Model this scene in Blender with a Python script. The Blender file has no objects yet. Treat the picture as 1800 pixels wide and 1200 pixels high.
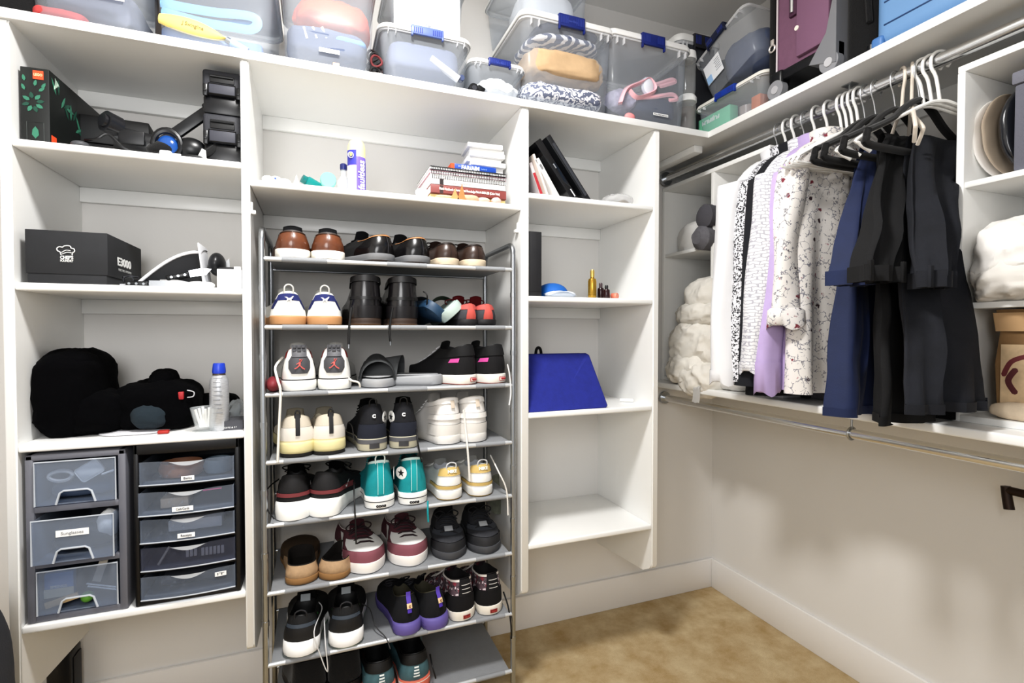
import bpy, bmesh, math, random
from mathutils import Vector, Matrix, noise
R = math.radians
PI = math.pi
C = bpy.context.scene.collection
random.seed(7)

# ------------------------------------------------------------------ camera
F, YAW, PITCH, CAMH = 894.745, .3671, -.0209, 1.25
YF, YB, XR, XS = 1.569, 1.962, 1.8056, 1.409      # shelf fronts, back wall, right wall, right shelf front
TOP = 2.010                                        # upper face of the high shelf
_c, _s, _cp, _sp = math.cos(YAW), math.sin(YAW), math.cos(PITCH), math.sin(PITCH)
_fw, _rt, _up = Vector((_s*_cp, _c*_cp, _sp)), Vector((_c, -_s, 0)), Vector((-_s*_sp, -_c*_sp, _cp))
def ray(px, py):
    return _fw + _rt*((px-900)/F) + _up*((600-py)/F)
def at_y(px, py, Y):
    r = ray(px, py); t = Y/r.y
    return Vector((r.x*t, Y, CAMH+r.z*t))
def at_x(px, py, X):
    r = ray(px, py); t = X/r.x
    return Vector((X, r.y*t, CAMH+r.z*t))

# ------------------------------------------------------------------ materials
def lin(h):
    h = h.lstrip('#')
    v = [int(h[i:i+2], 16)/255 for i in (0, 2, 4)]
    return tuple(x/12.92 if x <= .04045 else ((x+.055)/1.055)**2.4 for x in v)+(1,)
_mats = {}
def newmat(key):
    m = bpy.data.materials.new(key); m.use_nodes = True
    nt = m.node_tree; nt.nodes.clear()
    out = nt.nodes.new('ShaderNodeOutputMaterial')
    p = nt.nodes.new('ShaderNodeBsdfPrincipled')
    nt.links.new(p.outputs[0], out.inputs[0])
    return m, nt, p, out
def tex_noise(nt, scale, detail=4, rough=.6, stretch=None):
    tc = nt.nodes.new('ShaderNodeTexCoord'); n = nt.nodes.new('ShaderNodeTexNoise')
    n.inputs['Scale'].default_value = scale; n.inputs['Detail'].default_value = detail
    n.inputs['Roughness'].default_value = rough
    if stretch:
        mp = nt.nodes.new('ShaderNodeMapping'); mp.inputs['Scale'].default_value = stretch
        nt.links.new(tc.outputs['Object'], mp.inputs[0]); nt.links.new(mp.outputs[0], n.inputs[0])
    else:
        nt.links.new(tc.outputs['Object'], n.inputs[0])
    return n
def add_bump(nt, p, fac, strength, dist=.002):
    b = nt.nodes.new('ShaderNodeBump'); b.inputs['Strength'].default_value = strength; b.inputs['Distance'].default_value = dist
    nt.links.new(fac, b.inputs['Height']); nt.links.new(b.outputs[0], p.inputs['Normal'])
def M(col, rough=.5, metal=0, bump=0, bscale=250, var=0, vscale=6, sheen=0, coat=0, emit=0, stretch=None, spec=.5):
    key = f'm{col}{rough}{metal}{bump}{bscale}{var}{vscale}{sheen}{coat}{emit}{stretch}{spec}'
    if key in _mats: return _mats[key]
    m, nt, p, out = newmat('surface ' + col.strip('#'))
    c = lin(col)
    p.inputs['Base Color'].default_value = c
    p.inputs['Roughness'].default_value = rough; p.inputs['Metallic'].default_value = metal
    p.inputs['Sheen Weight'].default_value = sheen; p.inputs['Coat Weight'].default_value = coat
    p.inputs['Specular IOR Level'].default_value = spec
    if emit:
        p.inputs['Emission Color'].default_value = c; p.inputs['Emission Strength'].default_value = emit
    if var:
        n = tex_noise(nt, vscale, stretch=stretch); r = nt.nodes.new('ShaderNodeMapRange')
        r.inputs[1].default_value = .3; r.inputs[2].default_value = .7
        r.inputs[3].default_value = 1-var; r.inputs[4].default_value = 1+var*.6
        mx = nt.nodes.new('ShaderNodeMix'); mx.data_type = 'RGBA'; mx.blend_type = 'MULTIPLY'; mx.inputs[0].default_value = 1
        mx.inputs[6].default_value = c
        nt.links.new(n.outputs[0], r.inputs[0]); nt.links.new(r.outputs[0], mx.inputs[7])
        nt.links.new(mx.outputs[2], p.inputs['Base Color'])
    if bump:
        n = tex_noise(nt, bscale, 2, stretch=stretch); add_bump(nt, p, n.outputs[0], bump)
    _mats[key] = m
    return m
def frosted(col, solid=.3, rough=.25, tint='#ffffff'):
    key = f'fr{col}{solid}{rough}{tint}'
    if key in _mats: return _mats[key]
    m, nt, p, out = newmat('clear plastic ' + col.strip('#'))
    p.inputs['Base Color'].default_value = lin(col); p.inputs['Roughness'].default_value = rough
    t = nt.nodes.new('ShaderNodeBsdfTransparent'); t.inputs[0].default_value = lin(tint)
    mx = nt.nodes.new('ShaderNodeMixShader'); mx.inputs[0].default_value = solid
    nt.links.new(t.outputs[0], mx.inputs[1]); nt.links.new(p.outputs[0], mx.inputs[2]); nt.links.new(mx.outputs[0], out.inputs[0])
    _mats[key] = m
    return m
def spotted(base, spots, rough=.8, seams=None, bump=.2):
    """cloth with printed spots: each spot layer is (scale, radius, colour, jitter)"""
    key = f'sp{base}{spots}{seams}'
    if key in _mats: return _mats[key]
    m, nt, p, out = newmat('printed cloth ' + base.strip('#'))
    p.inputs['Roughness'].default_value = rough
    tc = nt.nodes.new('ShaderNodeTexCoord')
    nz = tex_noise(nt, 60, 3)
    wob = nt.nodes.new('ShaderNodeMix'); wob.data_type = 'RGBA'; wob.blend_type = 'LINEAR_LIGHT'; wob.inputs[0].default_value = .012
    nt.links.new(tc.outputs['Object'], wob.inputs[6]); nt.links.new(nz.outputs['Color'], wob.inputs[7])
    last = None
    rgb = nt.nodes.new('ShaderNodeRGB'); rgb.outputs[0].default_value = lin(base); last = rgb.outputs[0]
    for sc, rad, col, stretch in spots:
        mp = nt.nodes.new('ShaderNodeMapping'); mp.inputs['Scale'].default_value = stretch; mp.inputs['Location'].default_value = (sc*.13, .3, sc*.07)
        v = nt.nodes.new('ShaderNodeTexVoronoi'); v.inputs['Scale'].default_value = sc
        nt.links.new(wob.outputs[2], mp.inputs[0]); nt.links.new(mp.outputs[0], v.inputs['Vector'])
        lt = nt.nodes.new('ShaderNodeMapRange'); lt.inputs[1].default_value = rad*.85; lt.inputs[2].default_value = rad*1.15
        lt.inputs[3].default_value = 1; lt.inputs[4].default_value = 0
        nt.links.new(v.outputs['Distance'], lt.inputs[0])
        mx = nt.nodes.new('ShaderNodeMix'); mx.data_type = 'RGBA'; mx.inputs[7].default_value = lin(col)
        nt.links.new(lt.outputs[0], mx.inputs[0]); nt.links.new(last, mx.inputs[6]); last = mx.outputs[2]
    if seams:      # thin printed vines along warped cell edges, broken up by noise
        v = nt.nodes.new('ShaderNodeTexVoronoi'); v.feature = 'DISTANCE_TO_EDGE'; v.inputs['Scale'].default_value = seams[0]
        nt.links.new(wob.outputs[2], v.inputs['Vector'])
        lt = nt.nodes.new('ShaderNodeMath'); lt.operation = 'LESS_THAN'; lt.inputs[1].default_value = seams[1]; nt.links.new(v.outputs['Distance'], lt.inputs[0])
        nm = tex_noise(nt, seams[0]*.9, 1); gt = nt.nodes.new('ShaderNodeMath'); gt.operation = 'GREATER_THAN'; gt.inputs[1].default_value = .5; nt.links.new(nm.outputs[0], gt.inputs[0])
        ml = nt.nodes.new('ShaderNodeMath'); ml.operation = 'MULTIPLY'; nt.links.new(lt.outputs[0], ml.inputs[0]); nt.links.new(gt.outputs[0], ml.inputs[1])
        mx = nt.nodes.new('ShaderNodeMix'); mx.data_type = 'RGBA'; mx.inputs[7].default_value = lin(seams[2])
        nt.links.new(ml.outputs[0], mx.inputs[0]); nt.links.new(last, mx.inputs[6]); last = mx.outputs[2]
    nt.links.new(last, p.inputs['Base Color'])
    n2 = tex_noise(nt, 300, 2); add_bump(nt, p, n2.outputs[0], bump)
    _mats[key] = m
    return m
def striped(a, b, scale, axis='X', dist=2, rough=.8, thr=.5, dscale=2):
    key = f'st{a}{b}{scale}{axis}{dist}{thr}'
    if key in _mats: return _mats[key]
    m, nt, p, out = newmat('striped cloth ' + a.strip('#'))
    tc = nt.nodes.new('ShaderNodeTexCoord'); w = nt.nodes.new('ShaderNodeTexWave'); w.bands_direction = axis
    w.inputs['Scale'].default_value = scale; w.inputs['Distortion'].default_value = dist; w.inputs['Detail Scale'].default_value = dscale
    nt.links.new(tc.outputs['Object'], w.inputs[0])
    r = nt.nodes.new('ShaderNodeValToRGB'); r.color_ramp.interpolation = 'CONSTANT'
    r.color_ramp.elements[0].color = lin(a); r.color_ramp.elements[1].color = lin(b); r.color_ramp.elements[1].position = thr
    nt.links.new(w.outputs['Fac'], r.inputs[0]); nt.links.new(r.outputs[0], p.inputs['Base Color']); p.inputs['Roughness'].default_value = rough
    _mats[key] = m
    return m
def gridcloth(base, line, sc=24):
    key = f'gr{base}{line}{sc}'
    if key in _mats: return _mats[key]
    m, nt, p, out = newmat('checked cloth')
    tc = nt.nodes.new('ShaderNodeTexCoord'); mp = nt.nodes.new('ShaderNodeMapping'); mp.inputs['Rotation'].default_value = (R(90), 0, 0)
    b = nt.nodes.new('ShaderNodeTexBrick'); b.inputs['Scale'].default_value = sc
    b.inputs['Color1'].default_value = b.inputs['Color2'].default_value = lin(base); b.inputs['Mortar'].default_value = lin(line)
    b.inputs['Mortar Size'].default_value = .035; b.inputs['Row Height'].default_value = .3
    nz = tex_noise(nt, 30, 2); wob = nt.nodes.new('ShaderNodeMix'); wob.data_type = 'RGBA'; wob.blend_type = 'LINEAR_LIGHT'; wob.inputs[0].default_value = .01
    nt.links.new(tc.outputs['Object'], wob.inputs[6]); nt.links.new(nz.outputs['Color'], wob.inputs[7])
    nt.links.new(wob.outputs[2], mp.inputs[0]); nt.links.new(mp.outputs[0], b.inputs[0]); nt.links.new(b.outputs['Color'], p.inputs['Base Color'])
    p.inputs['Roughness'].default_value = .9
    add_bump(nt, p, b.outputs['Fac'], -.6, .004)
    _mats[key] = m
    return m

# ------------------------------------------------------------------ mesh helpers
class B:
    def __init__(s): s.bm = bmesh.new()
    def box(s, x0, x1, y0, y1, z0, z1, bev=0, seg=2, mat=None):
        g = bmesh.ops.create_cube(s.bm, size=1)['verts']
        bmesh.ops.scale(s.bm, vec=(x1-x0, y1-y0, z1-z0), verts=g)
        bmesh.ops.translate(s.bm, vec=((x0+x1)/2, (y0+y1)/2, (z0+z1)/2), verts=g)
        if bev:
            es = list({e for v in g for e in v.link_edges})
            r = bmesh.ops.bevel(s.bm, geom=es, offset=bev, segments=seg, affect='EDGES', profile=.5)
            g = list({v for f in r['faces'] for v in f.verts} | {v for v in g if v.is_valid})
        if mat is not None: bmesh.ops.transform(s.bm, matrix=mat, verts=g)
        return s
    def loft(s, loops, cap0=True, cap1=True, closed=True):
        vs = [[s.bm.verts.new(p) for p in lp] for lp in loops]
        n = len(vs[0])
        for a, b in zip(vs, vs[1:]):
            for i in range(n if closed else n-1):
                j = (i+1) % n
                try: s.bm.faces.new((a[i], a[j], b[j], b[i]))
                except ValueError: pass
        for flag, lp in ((cap0, vs[0]), (cap1, vs[-1])):
            if flag and closed:
                c = s.bm.verts.new(sum((v.co for v in lp), Vector())/n)
                for i in range(n): s.bm.faces.new((lp[i], lp[(i+1) % n], c))
        return s
    def tube(s, pts, r, seg=8, closed=False, cap=True, flat=1):
        pts = [Vector(p) for p in pts]; n = len(pts); loops = []
        up = None
        for i, p in enumerate(pts):
            if closed: t = (pts[(i+1) % n]-pts[i-1])
            else: t = pts[min(i+1, n-1)]-pts[max(i-1, 0)]
            t.normalize()
            if up is None: up = Vector((0, 0, 1)) if abs(t.z) < .9 else Vector((0, 1, 0))
            a = t.cross(up)
            if a.length < 1e-5: a = t.orthogonal()
            a.normalize(); b = a.cross(t).normalized(); up = b
            rr = r[i] if isinstance(r, (list, tuple)) else r
            loops.append([p+a*(rr*math.cos(k*2*PI/seg))+b*(rr*flat*math.sin(k*2*PI/seg)) for k in range(seg)])
        if closed: loops.append(loops[0])
        return s.loft(loops, cap and not closed, cap and not closed)
    def lathe(s, prof, seg=28, c=(0, 0, 0), sx=1, sy=1):
        c = Vector(c)
        lp = [[c+Vector((r*sx*math.cos(k*2*PI/seg), r*sy*math.sin(k*2*PI/seg), z)) for k in range(seg)] for r, z in prof]
        return s.loft(lp)
    def prism(s, poly, fn, d0, d1):
        a = [s.bm.verts.new(fn(u, v, d0)) for u, v in poly]; b = [s.bm.verts.new(fn(u, v, d1)) for u, v in poly]
        n = len(poly)
        for i in range(n): s.bm.faces.new((a[i], a[(i+1) % n], b[(i+1) % n], b[i]))
        s.bm.faces.new(a); s.bm.faces.new(b)
        return s
    def grid(s, fn, nu, nv):
        vs = [[s.bm.verts.new(fn(i/nu, j/nv)) for i in range(nu+1)] for j in range(nv+1)]
        for j in range(nv):
            for i in range(nu): s.bm.faces.new((vs[j][i], vs[j][i+1], vs[j+1][i+1], vs[j+1][i]))
        return s
    def ball(s, c, r, fn=None, nu=24, nv=16):
        c = Vector(c); r = Vector(r) if not isinstance(r, (int, float)) else Vector((r, r, r))
        lp = []
        for j in range(nv+1):
            th = PI*(.02+.96*j/nv)-PI/2
            row = []
            for i in range(nu):
                a = 2*PI*i/nu
                d = Vector((math.cos(th)*math.cos(a), math.cos(th)*math.sin(a), math.sin(th)))
                row.append(fn(d) if fn else c+Vector((d.x*r.x, d.y*r.y, d.z*r.z)))
            lp.append(row)
        return s.loft(lp)
    def xf(s, mat):
        bmesh.ops.transform(s.bm, matrix=mat, verts=s.bm.verts); return s

def spline(pts, n=8):
    pts = [Vector(p) for p in pts]; out = []
    for i in range(len(pts)-1):
        p0, p1, p2, p3 = pts[max(i-1, 0)], pts[i], pts[i+1], pts[min(i+2, len(pts)-1)]
        for k in range(n):
            t = k/n
            out.append(.5*((2*p1)+(p2-p0)*t+(2*p0-5*p1+4*p2-p3)*t*t+(3*p1-p0-3*p2+p3)*t**3))
    out.append(pts[-1])
    return out

def obj(name, b, m, parent=None, world=False, smooth=42, label=None):
    bm = b.bm
    if world and parent is not None:
        mw = parent.matrix_basis.copy()
        if parent.parent is not None: mw = parent.parent.matrix_basis @ mw
        bmesh.ops.transform(bm, matrix=mw.inverted(), verts=bm.verts)
    bmesh.ops.recalc_face_normals(bm, faces=bm.faces)
    me = bpy.data.meshes.new(name); bm.to_mesh(me); bm.free()
    me.materials.append(m)
    if smooth:
        me.shade_smooth(); me.set_sharp_from_angle(angle=R(smooth))
    o = bpy.data.objects.new(name, me); C.objects.link(o)
    if parent is not None: o.parent = parent
    if label: o['label'] = label
    return o
def thing(name, label, cat, loc=(0, 0, 0), rot=(0, 0, 0), group=None):
    o = bpy.data.objects.new(name, None); C.objects.link(o)
    o.empty_display_size = .05
    o.location = loc; o.rotation_euler = rot
    o.matrix_basis = Matrix.LocRotScale(Vector(loc), __import__('mathutils').Euler(rot), None)
    tag(o, label, cat, group); return o
def tag(o, label, cat, group=None):
    o['label'] = label; o['category'] = cat
    if group: o['group'] = group
    return o
def struct(name, b, m, smooth=30):
    o = obj(name, b, m, None, smooth=smooth); o['kind'] = 'structure'; return o
def solo(name, b, m, label, cat, group=None, loc=None, smooth=42):
    """a thing that is one mesh; the geometry is in world space, the origin is moved to loc"""
    if loc is not None: bmesh.ops.translate(b.bm, vec=-Vector(loc), verts=b.bm.verts)
    o = obj(name, b, m, None, smooth=smooth)
    if loc is not None: o.location = loc
    return tag(o, label, cat, group)
def dup(root, loc, rot=None, label=None, group=None):
    r = root.copy(); C.objects.link(r); r.location = loc
    if rot is not None: r.rotation_euler = rot
    if label: r['label'] = label
    if group: r['group'] = group
    for ch in list(root.children):
        c = ch.copy(); C.objects.link(c); c.parent = r
        for g in ch.children:
            d = g.copy(); C.objects.link(d); d.parent = c
    return r
def text(s, size, m, parent, loc, rot=(R(90), 0, 0), width=None, align='CENTER', ext=.0004, name='lettering', bend=None, bold=0, shear=0):
    cu = bpy.data.curves.new('t', 'FONT'); cu.body = s; cu.size = size; cu.align_x = align; cu.align_y = 'CENTER'
    cu.extrude = ext; cu.offset = bold; cu.resolution_u = 3; cu.shear = shear
    t = bpy.data.objects.new('t', cu); C.objects.link(t)
    me = bpy.data.meshes.new_from_object(t)
    bpy.data.objects.remove(t); bpy.data.curves.remove(cu)
    me.name = name
    me.materials.clear(); me.materials.append(m)
    xs = [v.co.x for v in me.vertices]
    k = width/(max(xs)-min(xs)) if width and xs else 1
    for v in me.vertices:
        v.co.x *= k
        if bend: v.co.z -= bend-math.sqrt(max(bend*bend-min(v.co.x**2, bend*bend*.95), 0))
    o = bpy.data.objects.new(name, me); C.objects.link(o); o.parent = parent; o.location = loc; o.rotation_euler = rot
    return o
def rrect(w, d, r, n=5, cx=0, cy=0, z=0):
    out = []
    for qx, qy, a0 in ((1, 1, 0), (-1, 1, 90), (-1, -1, 180), (1, -1, 270)):
        for i in range(n+1):
            a = R(a0+90*i/n)
            out.append(Vector((cx+qx*(w/2-r)+r*math.cos(a), cy+qy*(d/2-r)+r*math.sin(a), z)))
    return out
def ridge(p, f, oct=3):
    v, a, t = 0, 1, 0
    for k in range(oct):
        v += a*(1-2*abs(noise.noise(p*f+Vector((k*7.1, k*3.3, 0))))); t += a; a *= .5; f *= 2.1
    return v/t
def crumple(c, r, amp, freq, seed=0, sq=.6, nu=72, nv=44, floor=None, fold=None):
    """a soft heap of cloth: a boxy ball with ridged folds"""
    c = Vector(c); r = Vector(r); so = Vector((seed*3.7, seed*1.9, seed*5.3))
    def fn(d):
        q = Vector([math.copysign(abs(x)**sq, x) for x in d])
        p = Vector((q.x*r.x, q.y*r.y, q.z*r.z))
        k = ridge(p+so, freq)
        if fold: k += .6*math.sin(fold[0]*p.z+fold[1]*noise.noise(p*freq*.4+so))
        p += d*amp*k
        p = c+p
        if floor is not None and p.z < floor: p.z = floor
        return p
    return B().ball(c, r, fn, nu, nv)

def quilted(col, sc=30, dist=.012):
    m, nt, p, out = newmat('crinkled cotton'); p.inputs['Base Color'].default_value = lin(col); p.inputs['Roughness'].default_value = .95
    n = tex_noise(nt, sc, 6, .65); n.noise_type = 'RIDGED_MULTIFRACTAL'; add_bump(nt, p, n.outputs[0], .55, dist)
    return m
# common materials
WHITE = M('#f2f2f0', .4, var=.015, vscale=3)
SHELF = M('#f1f1ef', .33, bump=.04, bscale=60)
CHROME = M('#f0f1f2', .24, 1)
STEEL = M('#aeb2b6', .3, 1)
BLACK = M('#0b0b0d', .55)
BLACKP = M('#101114', .35)
BLACKC = M('#08080a', .95, bump=.5, bscale=300, sheen=.15)
PAPER = M('#f4f4f2', .7)
INK = M('#2a2a2e', .7)
WPLAS = M('#f3f3f1', .3)
# ------------------------------------------------------------------ room
def carpet_mat():
    m, nt, p, out = newmat('carpet pile')
    n = tex_noise(nt, 9, 5, .65); f = tex_noise(nt, 420, 3, .8)
    r = nt.nodes.new('ShaderNodeValToRGB'); r.color_ramp.elements[0].position = .3; r.color_ramp.elements[1].position = .72
    r.color_ramp.elements[0].color = lin('#c9ab7c'); r.color_ramp.elements[1].color = lin('#efdcb6')
    mx = nt.nodes.new('ShaderNodeMix'); mx.data_type = 'RGBA'; mx.blend_type = 'OVERLAY'; mx.inputs[0].default_value = .45
    nt.links.new(n.outputs[0], r.inputs[0]); nt.links.new(r.outputs[0], mx.inputs[6]); nt.links.new(f.outputs['Fac'], mx.inputs[7])
    nt.links.new(mx.outputs[2], p.inputs['Base Color']); p.inputs['Roughness'].default_value = 1; p.inputs['Specular IOR Level'].default_value = .05
    add_bump(nt, p, f.outputs[0], .9, .006)
    return m
def wall_mat(col):
    m, nt, p, out = newmat('painted wall')
    p.inputs['Base Color'].default_value = lin(col); p.inputs['Roughness'].default_value = .75
    n = tex_noise(nt, 120, 4, .7); add_bump(nt, p, n.outputs[0], .12, .001)
    return m
WALL = wall_mat('#e1dfdc')
TRIM = M('#eceae8', .45)
XL, YN, ZC = -1.45, -1.1, 2.66
struct('floor', B().box(XL, XR+.1, YN, YB+.1, -.06, 0), carpet_mat())
struct('ceiling', B().box(XL, XR+.1, YN, YB+.1, ZC, ZC+.06), wall_mat('#e9e8e6'))
struct('wall_back', B().box(XL, XR+.1, YB, YB+.1, 0, ZC), WALL)
struct('wall_right', B().box(XR, XR+.1, YN, YB, 0, ZC), WALL)
struct('wall_left', B().box(XL-.1, XL, YN, YB+.1, 0, ZC), WALL)
struct('baseboard_back', B().box(XL, XR, YB-.014, YB, 0, .1385, .003), TRIM)
struct('baseboard_right', B().box(XR-.014, XR, YN, YB-.014, 0, .1385, .003), TRIM)

# ------------------------------------------------------------------ wall shelving
LX, CX, RX = (-.676, -.188), (-.167, .636), (.664, 1.162)
PAN = [(-.698, -.676), (-.188, -.167), (.636, .664), (1.162, 1.1875)]
Z1, ZC1, Z2, Z3, Z4 = 1.711, 1.667, 1.367, .973, .528
TH = .019
unit = thing('shelving_unit', 'white built-in shelving unit with three bays of shelves along the back wall', 'shelves', (.24, 1.765, .3))
def side(yz, x0, x1): return B().prism(yz, lambda u, v, d: Vector((d, u, v)), x0, x1)
for i, (x0, x1) in enumerate(PAN):
    zf = .362
    pr = [(YF+.004, TOP-.022), (YB, TOP-.022), (YB, .305), (YF+.055, .335), (YF+.012, zf-.004), (YF, zf+.01), (YF, TOP-.026)]
    b = side(pr, x0, x1)
    bmesh.ops.bevel(b.bm, geom=[e for e in b.bm.edges if all(abs(v.co.y-YF) < .015 for v in e.verts)], offset=.0035, segments=2, affect='EDGES')
    obj('upright_panel', b, SHELF, unit, True)
def shelf_board(x0, x1, z):
    obj('shelf', B().box(x0, x1, YF+.002, YB-.001, z-TH, z, .005, 3), SHELF, unit, True)
    obj('cleat', B().box(x0, x1, YB-.018, YB-.001, z-TH-.045, z-TH, .002), SHELF, unit, True)
for x0, x1 in (LX, RX):
    for z in (Z1, Z2, Z3, Z4): shelf_board(x0, x1, z)
shelf_board(*CX, ZC1)
for x0, x1 in (LX, CX, RX):
    obj('cleat', B().box(x0, x1, YB-.018, YB-.001, TOP-.022-.045, TOP-.022, .002), SHELF, unit, True)
for p, sx in ((at_y(446, 372, YF+.03), 1), (at_y(906, 405, YF+.03), -1)):
    x = -.167 if sx > 0 else .636
    obj('shelf_clip', B().box(min(x, x+sx*.012), max(x, x+sx*.012), p.y-.01, p.y+.01, p.z-.008, p.z+.003, .002).box(min(x, x+sx*.004), max(x, x+sx*.004), p.y-.004, p.y+.004, p.z, p.z+.026, .001), WPLAS, unit, True)
ts = thing('long_shelf', 'white high shelf board running along the back wall above the bays', 'shelf', (.2, 1.76, TOP-.022))
obj('board', B().prism([(XL, YF-.004), (XS, YF-.004), (XR, YB), (XL, YB)], lambda u, v, d: Vector((u, v, d)), TOP-.022, TOP), SHELF, ts, True)
obj('cleat', B().box(1.1875, XR, YB-.018, YB-.001, TOP-.068, TOP-.022, .002), SHELF, ts, True)
obj('nosing', B().box(XL, XS-.002, YF-.009, YF-.004, TOP-.023, TOP+.001, .002), SHELF, ts, True)
rs = thing('side_shelf', 'white high shelf board running along the right wall above the clothes', 'shelf', (1.6, .8, TOP-.022))
obj('board', B().prism([(XS, YF-.004), (XR, YB), (XR, YN), (XS, YN)], lambda u, v, d: Vector((u, v, d)), TOP-.022, TOP), SHELF, rs, True)
obj('nosing', B().box(XS-.005, XS, YN, YF-.005, TOP-.023, TOP+.001, .002), SHELF, rs, True)
obj('cleat', B().box(XR-.018, XR-.001, YN, YB-.03, TOP-.085, TOP-.022, .002), SHELF, rs, True)
# short support block under the shelf corner
bp = at_y(1225, 262, 1.66)
obj('support_block', B().box(bp.x-.03, bp.x+.012, bp.y-.02, YB-.02, TOP-.05, TOP-.022, .004), SHELF, ts, True)
ls = thing('lower_shelf', 'white lower shelf along the right wall that carries the cubbies', 'shelf', (1.6, .8, 1.0))
obj('board', B().box(XS-.002, XR, YN, YB, 1.0, 1.024, .005, 3), SHELF, ls, True)
obj('cleat', B().box(XR-.018, XR-.001, YN, YB-.03, .94, 1.0, .002), WALL, ls, True)
obj('end_cleat', B().box(XS+.03, XR-.02, YB-.018, YB-.001, .94, 1.0, .002), WALL, ls, True)

# cubby units standing on the lower shelf
CXF = 1.497
def cubby(label, y0, y1, shelves, mids=()):
    t = thing('cubby_unit', label, 'cubby', (1.65, (y0+y1)/2, 1.024), group='white cubby units on the lower shelf')
    obj('top_board', B().box(CXF, XR-.02, y0, y1, 1.889, 1.906, .002), SHELF, t, True)
    obj('bottom_board', B().box(CXF, XR-.02, y0+.017, y1-.017, 1.0242, 1.041, .002), SHELF, t, True)
    for y in (y0, y1-.017): obj('side_panel', B().box(CXF-.001, XR-.02, y, y+.017, 1.0242, 1.889, .002), SHELF, t, True)
    for y in mids: obj('divider', B().box(CXF, XR-.03, y, y+.017, 1.041, 1.889, .002), SHELF, t, True)
    obj('back_board', B().box(XR-.03, XR-.0205, y0+.017, y1-.017, 1.041, 1.889), WHITE, t, True)
    for z, a, c in shelves: obj('shelf', B().box(CXF+.003, XR-.03, a, c, z-.015, z, .002), SHELF, t, True)
    return t
cubby('white cubby unit in the far corner holding folded white bedding', 1.36, YB-.004, [(at_x(1172, 446, CXF).z, 1.645, YB-.021), (1.6, 1.377, 1.63)], (1.63,))
zc1, zc2 = at_x(1703, 318, CXF).z, at_x(1760, 529, CXF).z
cubby('white cubby unit at the right picture edge with bags and a white comforter', .28, .798, [(zc1, .297, .781), (zc2, .297, .781)])

# hanging rods
ur = thing('closet_rod', 'chrome upper hanging rod under the high shelf on the right wall', 'rod', (1.5, .8, 1.945))
obj('tube', B().tube([(1.5, YB-.02, 1.945), (1.5, YN+.05, 1.945)], .0165, 20), CHROME, ur, True)
obj('socket', B().tube([(1.5, YB-.018, 1.945), (1.5, YB-.032, 1.945)], .03, 20), STEEL, ur, True)
pb = at_x(1494, 150, 1.5)
hb = obj('hanger_bracket', B().tube([(1.5, pb.y, 1.988), (1.5, pb.y, 1.955)], .004, 8).box(1.485, 1.515, pb.y-.016, pb.y+.016, 1.985, 1.988), STEEL, ur, True)
lr = thing('closet_rod', 'chrome lower hanging rod, empty, under the lower shelf', 'rod', (1.5, .8, .942))
obj('tube', B().tube([(1.5, YB-.02, .942), (1.5, YN+.05, .942)], .0155, 20), CHROME, lr, True)
obj('socket', B().tube([(1.5, YB-.018, .942), (1.5, YB-.032, .942)], .028, 20), STEEL, lr, True)
pb = at_x(1497, 760, 1.5)
obj('hanger_bracket', B().tube([(1.5, pb.y, 1.0), (1.5, pb.y, .955)], .003, 8).tube([(1.5+.019*math.cos(k*PI/8), pb.y, .942+.019*math.sin(k*PI/8)) for k in range(16)], .003, 6, True), STEEL, lr, True)
# bronze bar at the right edge
tb = at_x(1766, 860, XR-.07)
br = M('#3a2f2a', .35, .8)
t = thing('wall_bar', 'dark bronze wall bar with a bent-down end at the right edge, below the lower rod', 'bar', (XR, tb.y-.15, tb.z))
obj('bar', B().tube([(XR-.07, tb.y, tb.z), (XR-.07, tb.y-.28, tb.z)], .011, 14), br, t, True)
obj('end_piece', B().tube([(XR-.07, tb.y-.002, tb.z+.010), (XR-.071, tb.y-.006, tb.z-.02), (XR-.073, tb.y-.012, tb.z-.05)], [.011, .0115, .012], 14), br, t, True)
obj('post', B().tube([(XR-.07, tb.y-.25, tb.z), (XR, tb.y-.25, tb.z)], .01, 12).tube([(XR-.006, tb.y-.25, tb.z), (XR, tb.y-.25, tb.z)], .026, 18), br, t, True)
# ceiling lamp (the room's light)
t = thing('ceiling_light', 'round flush ceiling light above the closet', 'lamp', (.1, .82, ZC))
obj('housing', B().lathe([(.15, 0), (.15, -.03), (.14, -.034)], 36).xf(Matrix.Translation((0, 0, 0))), WPLAS, t)
obj('diffuser', B().lathe([(.138, -.031), (.11, -.05), (.02, -.06)], 36), M('#fffaf2', .5, emit=6), t)

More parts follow.
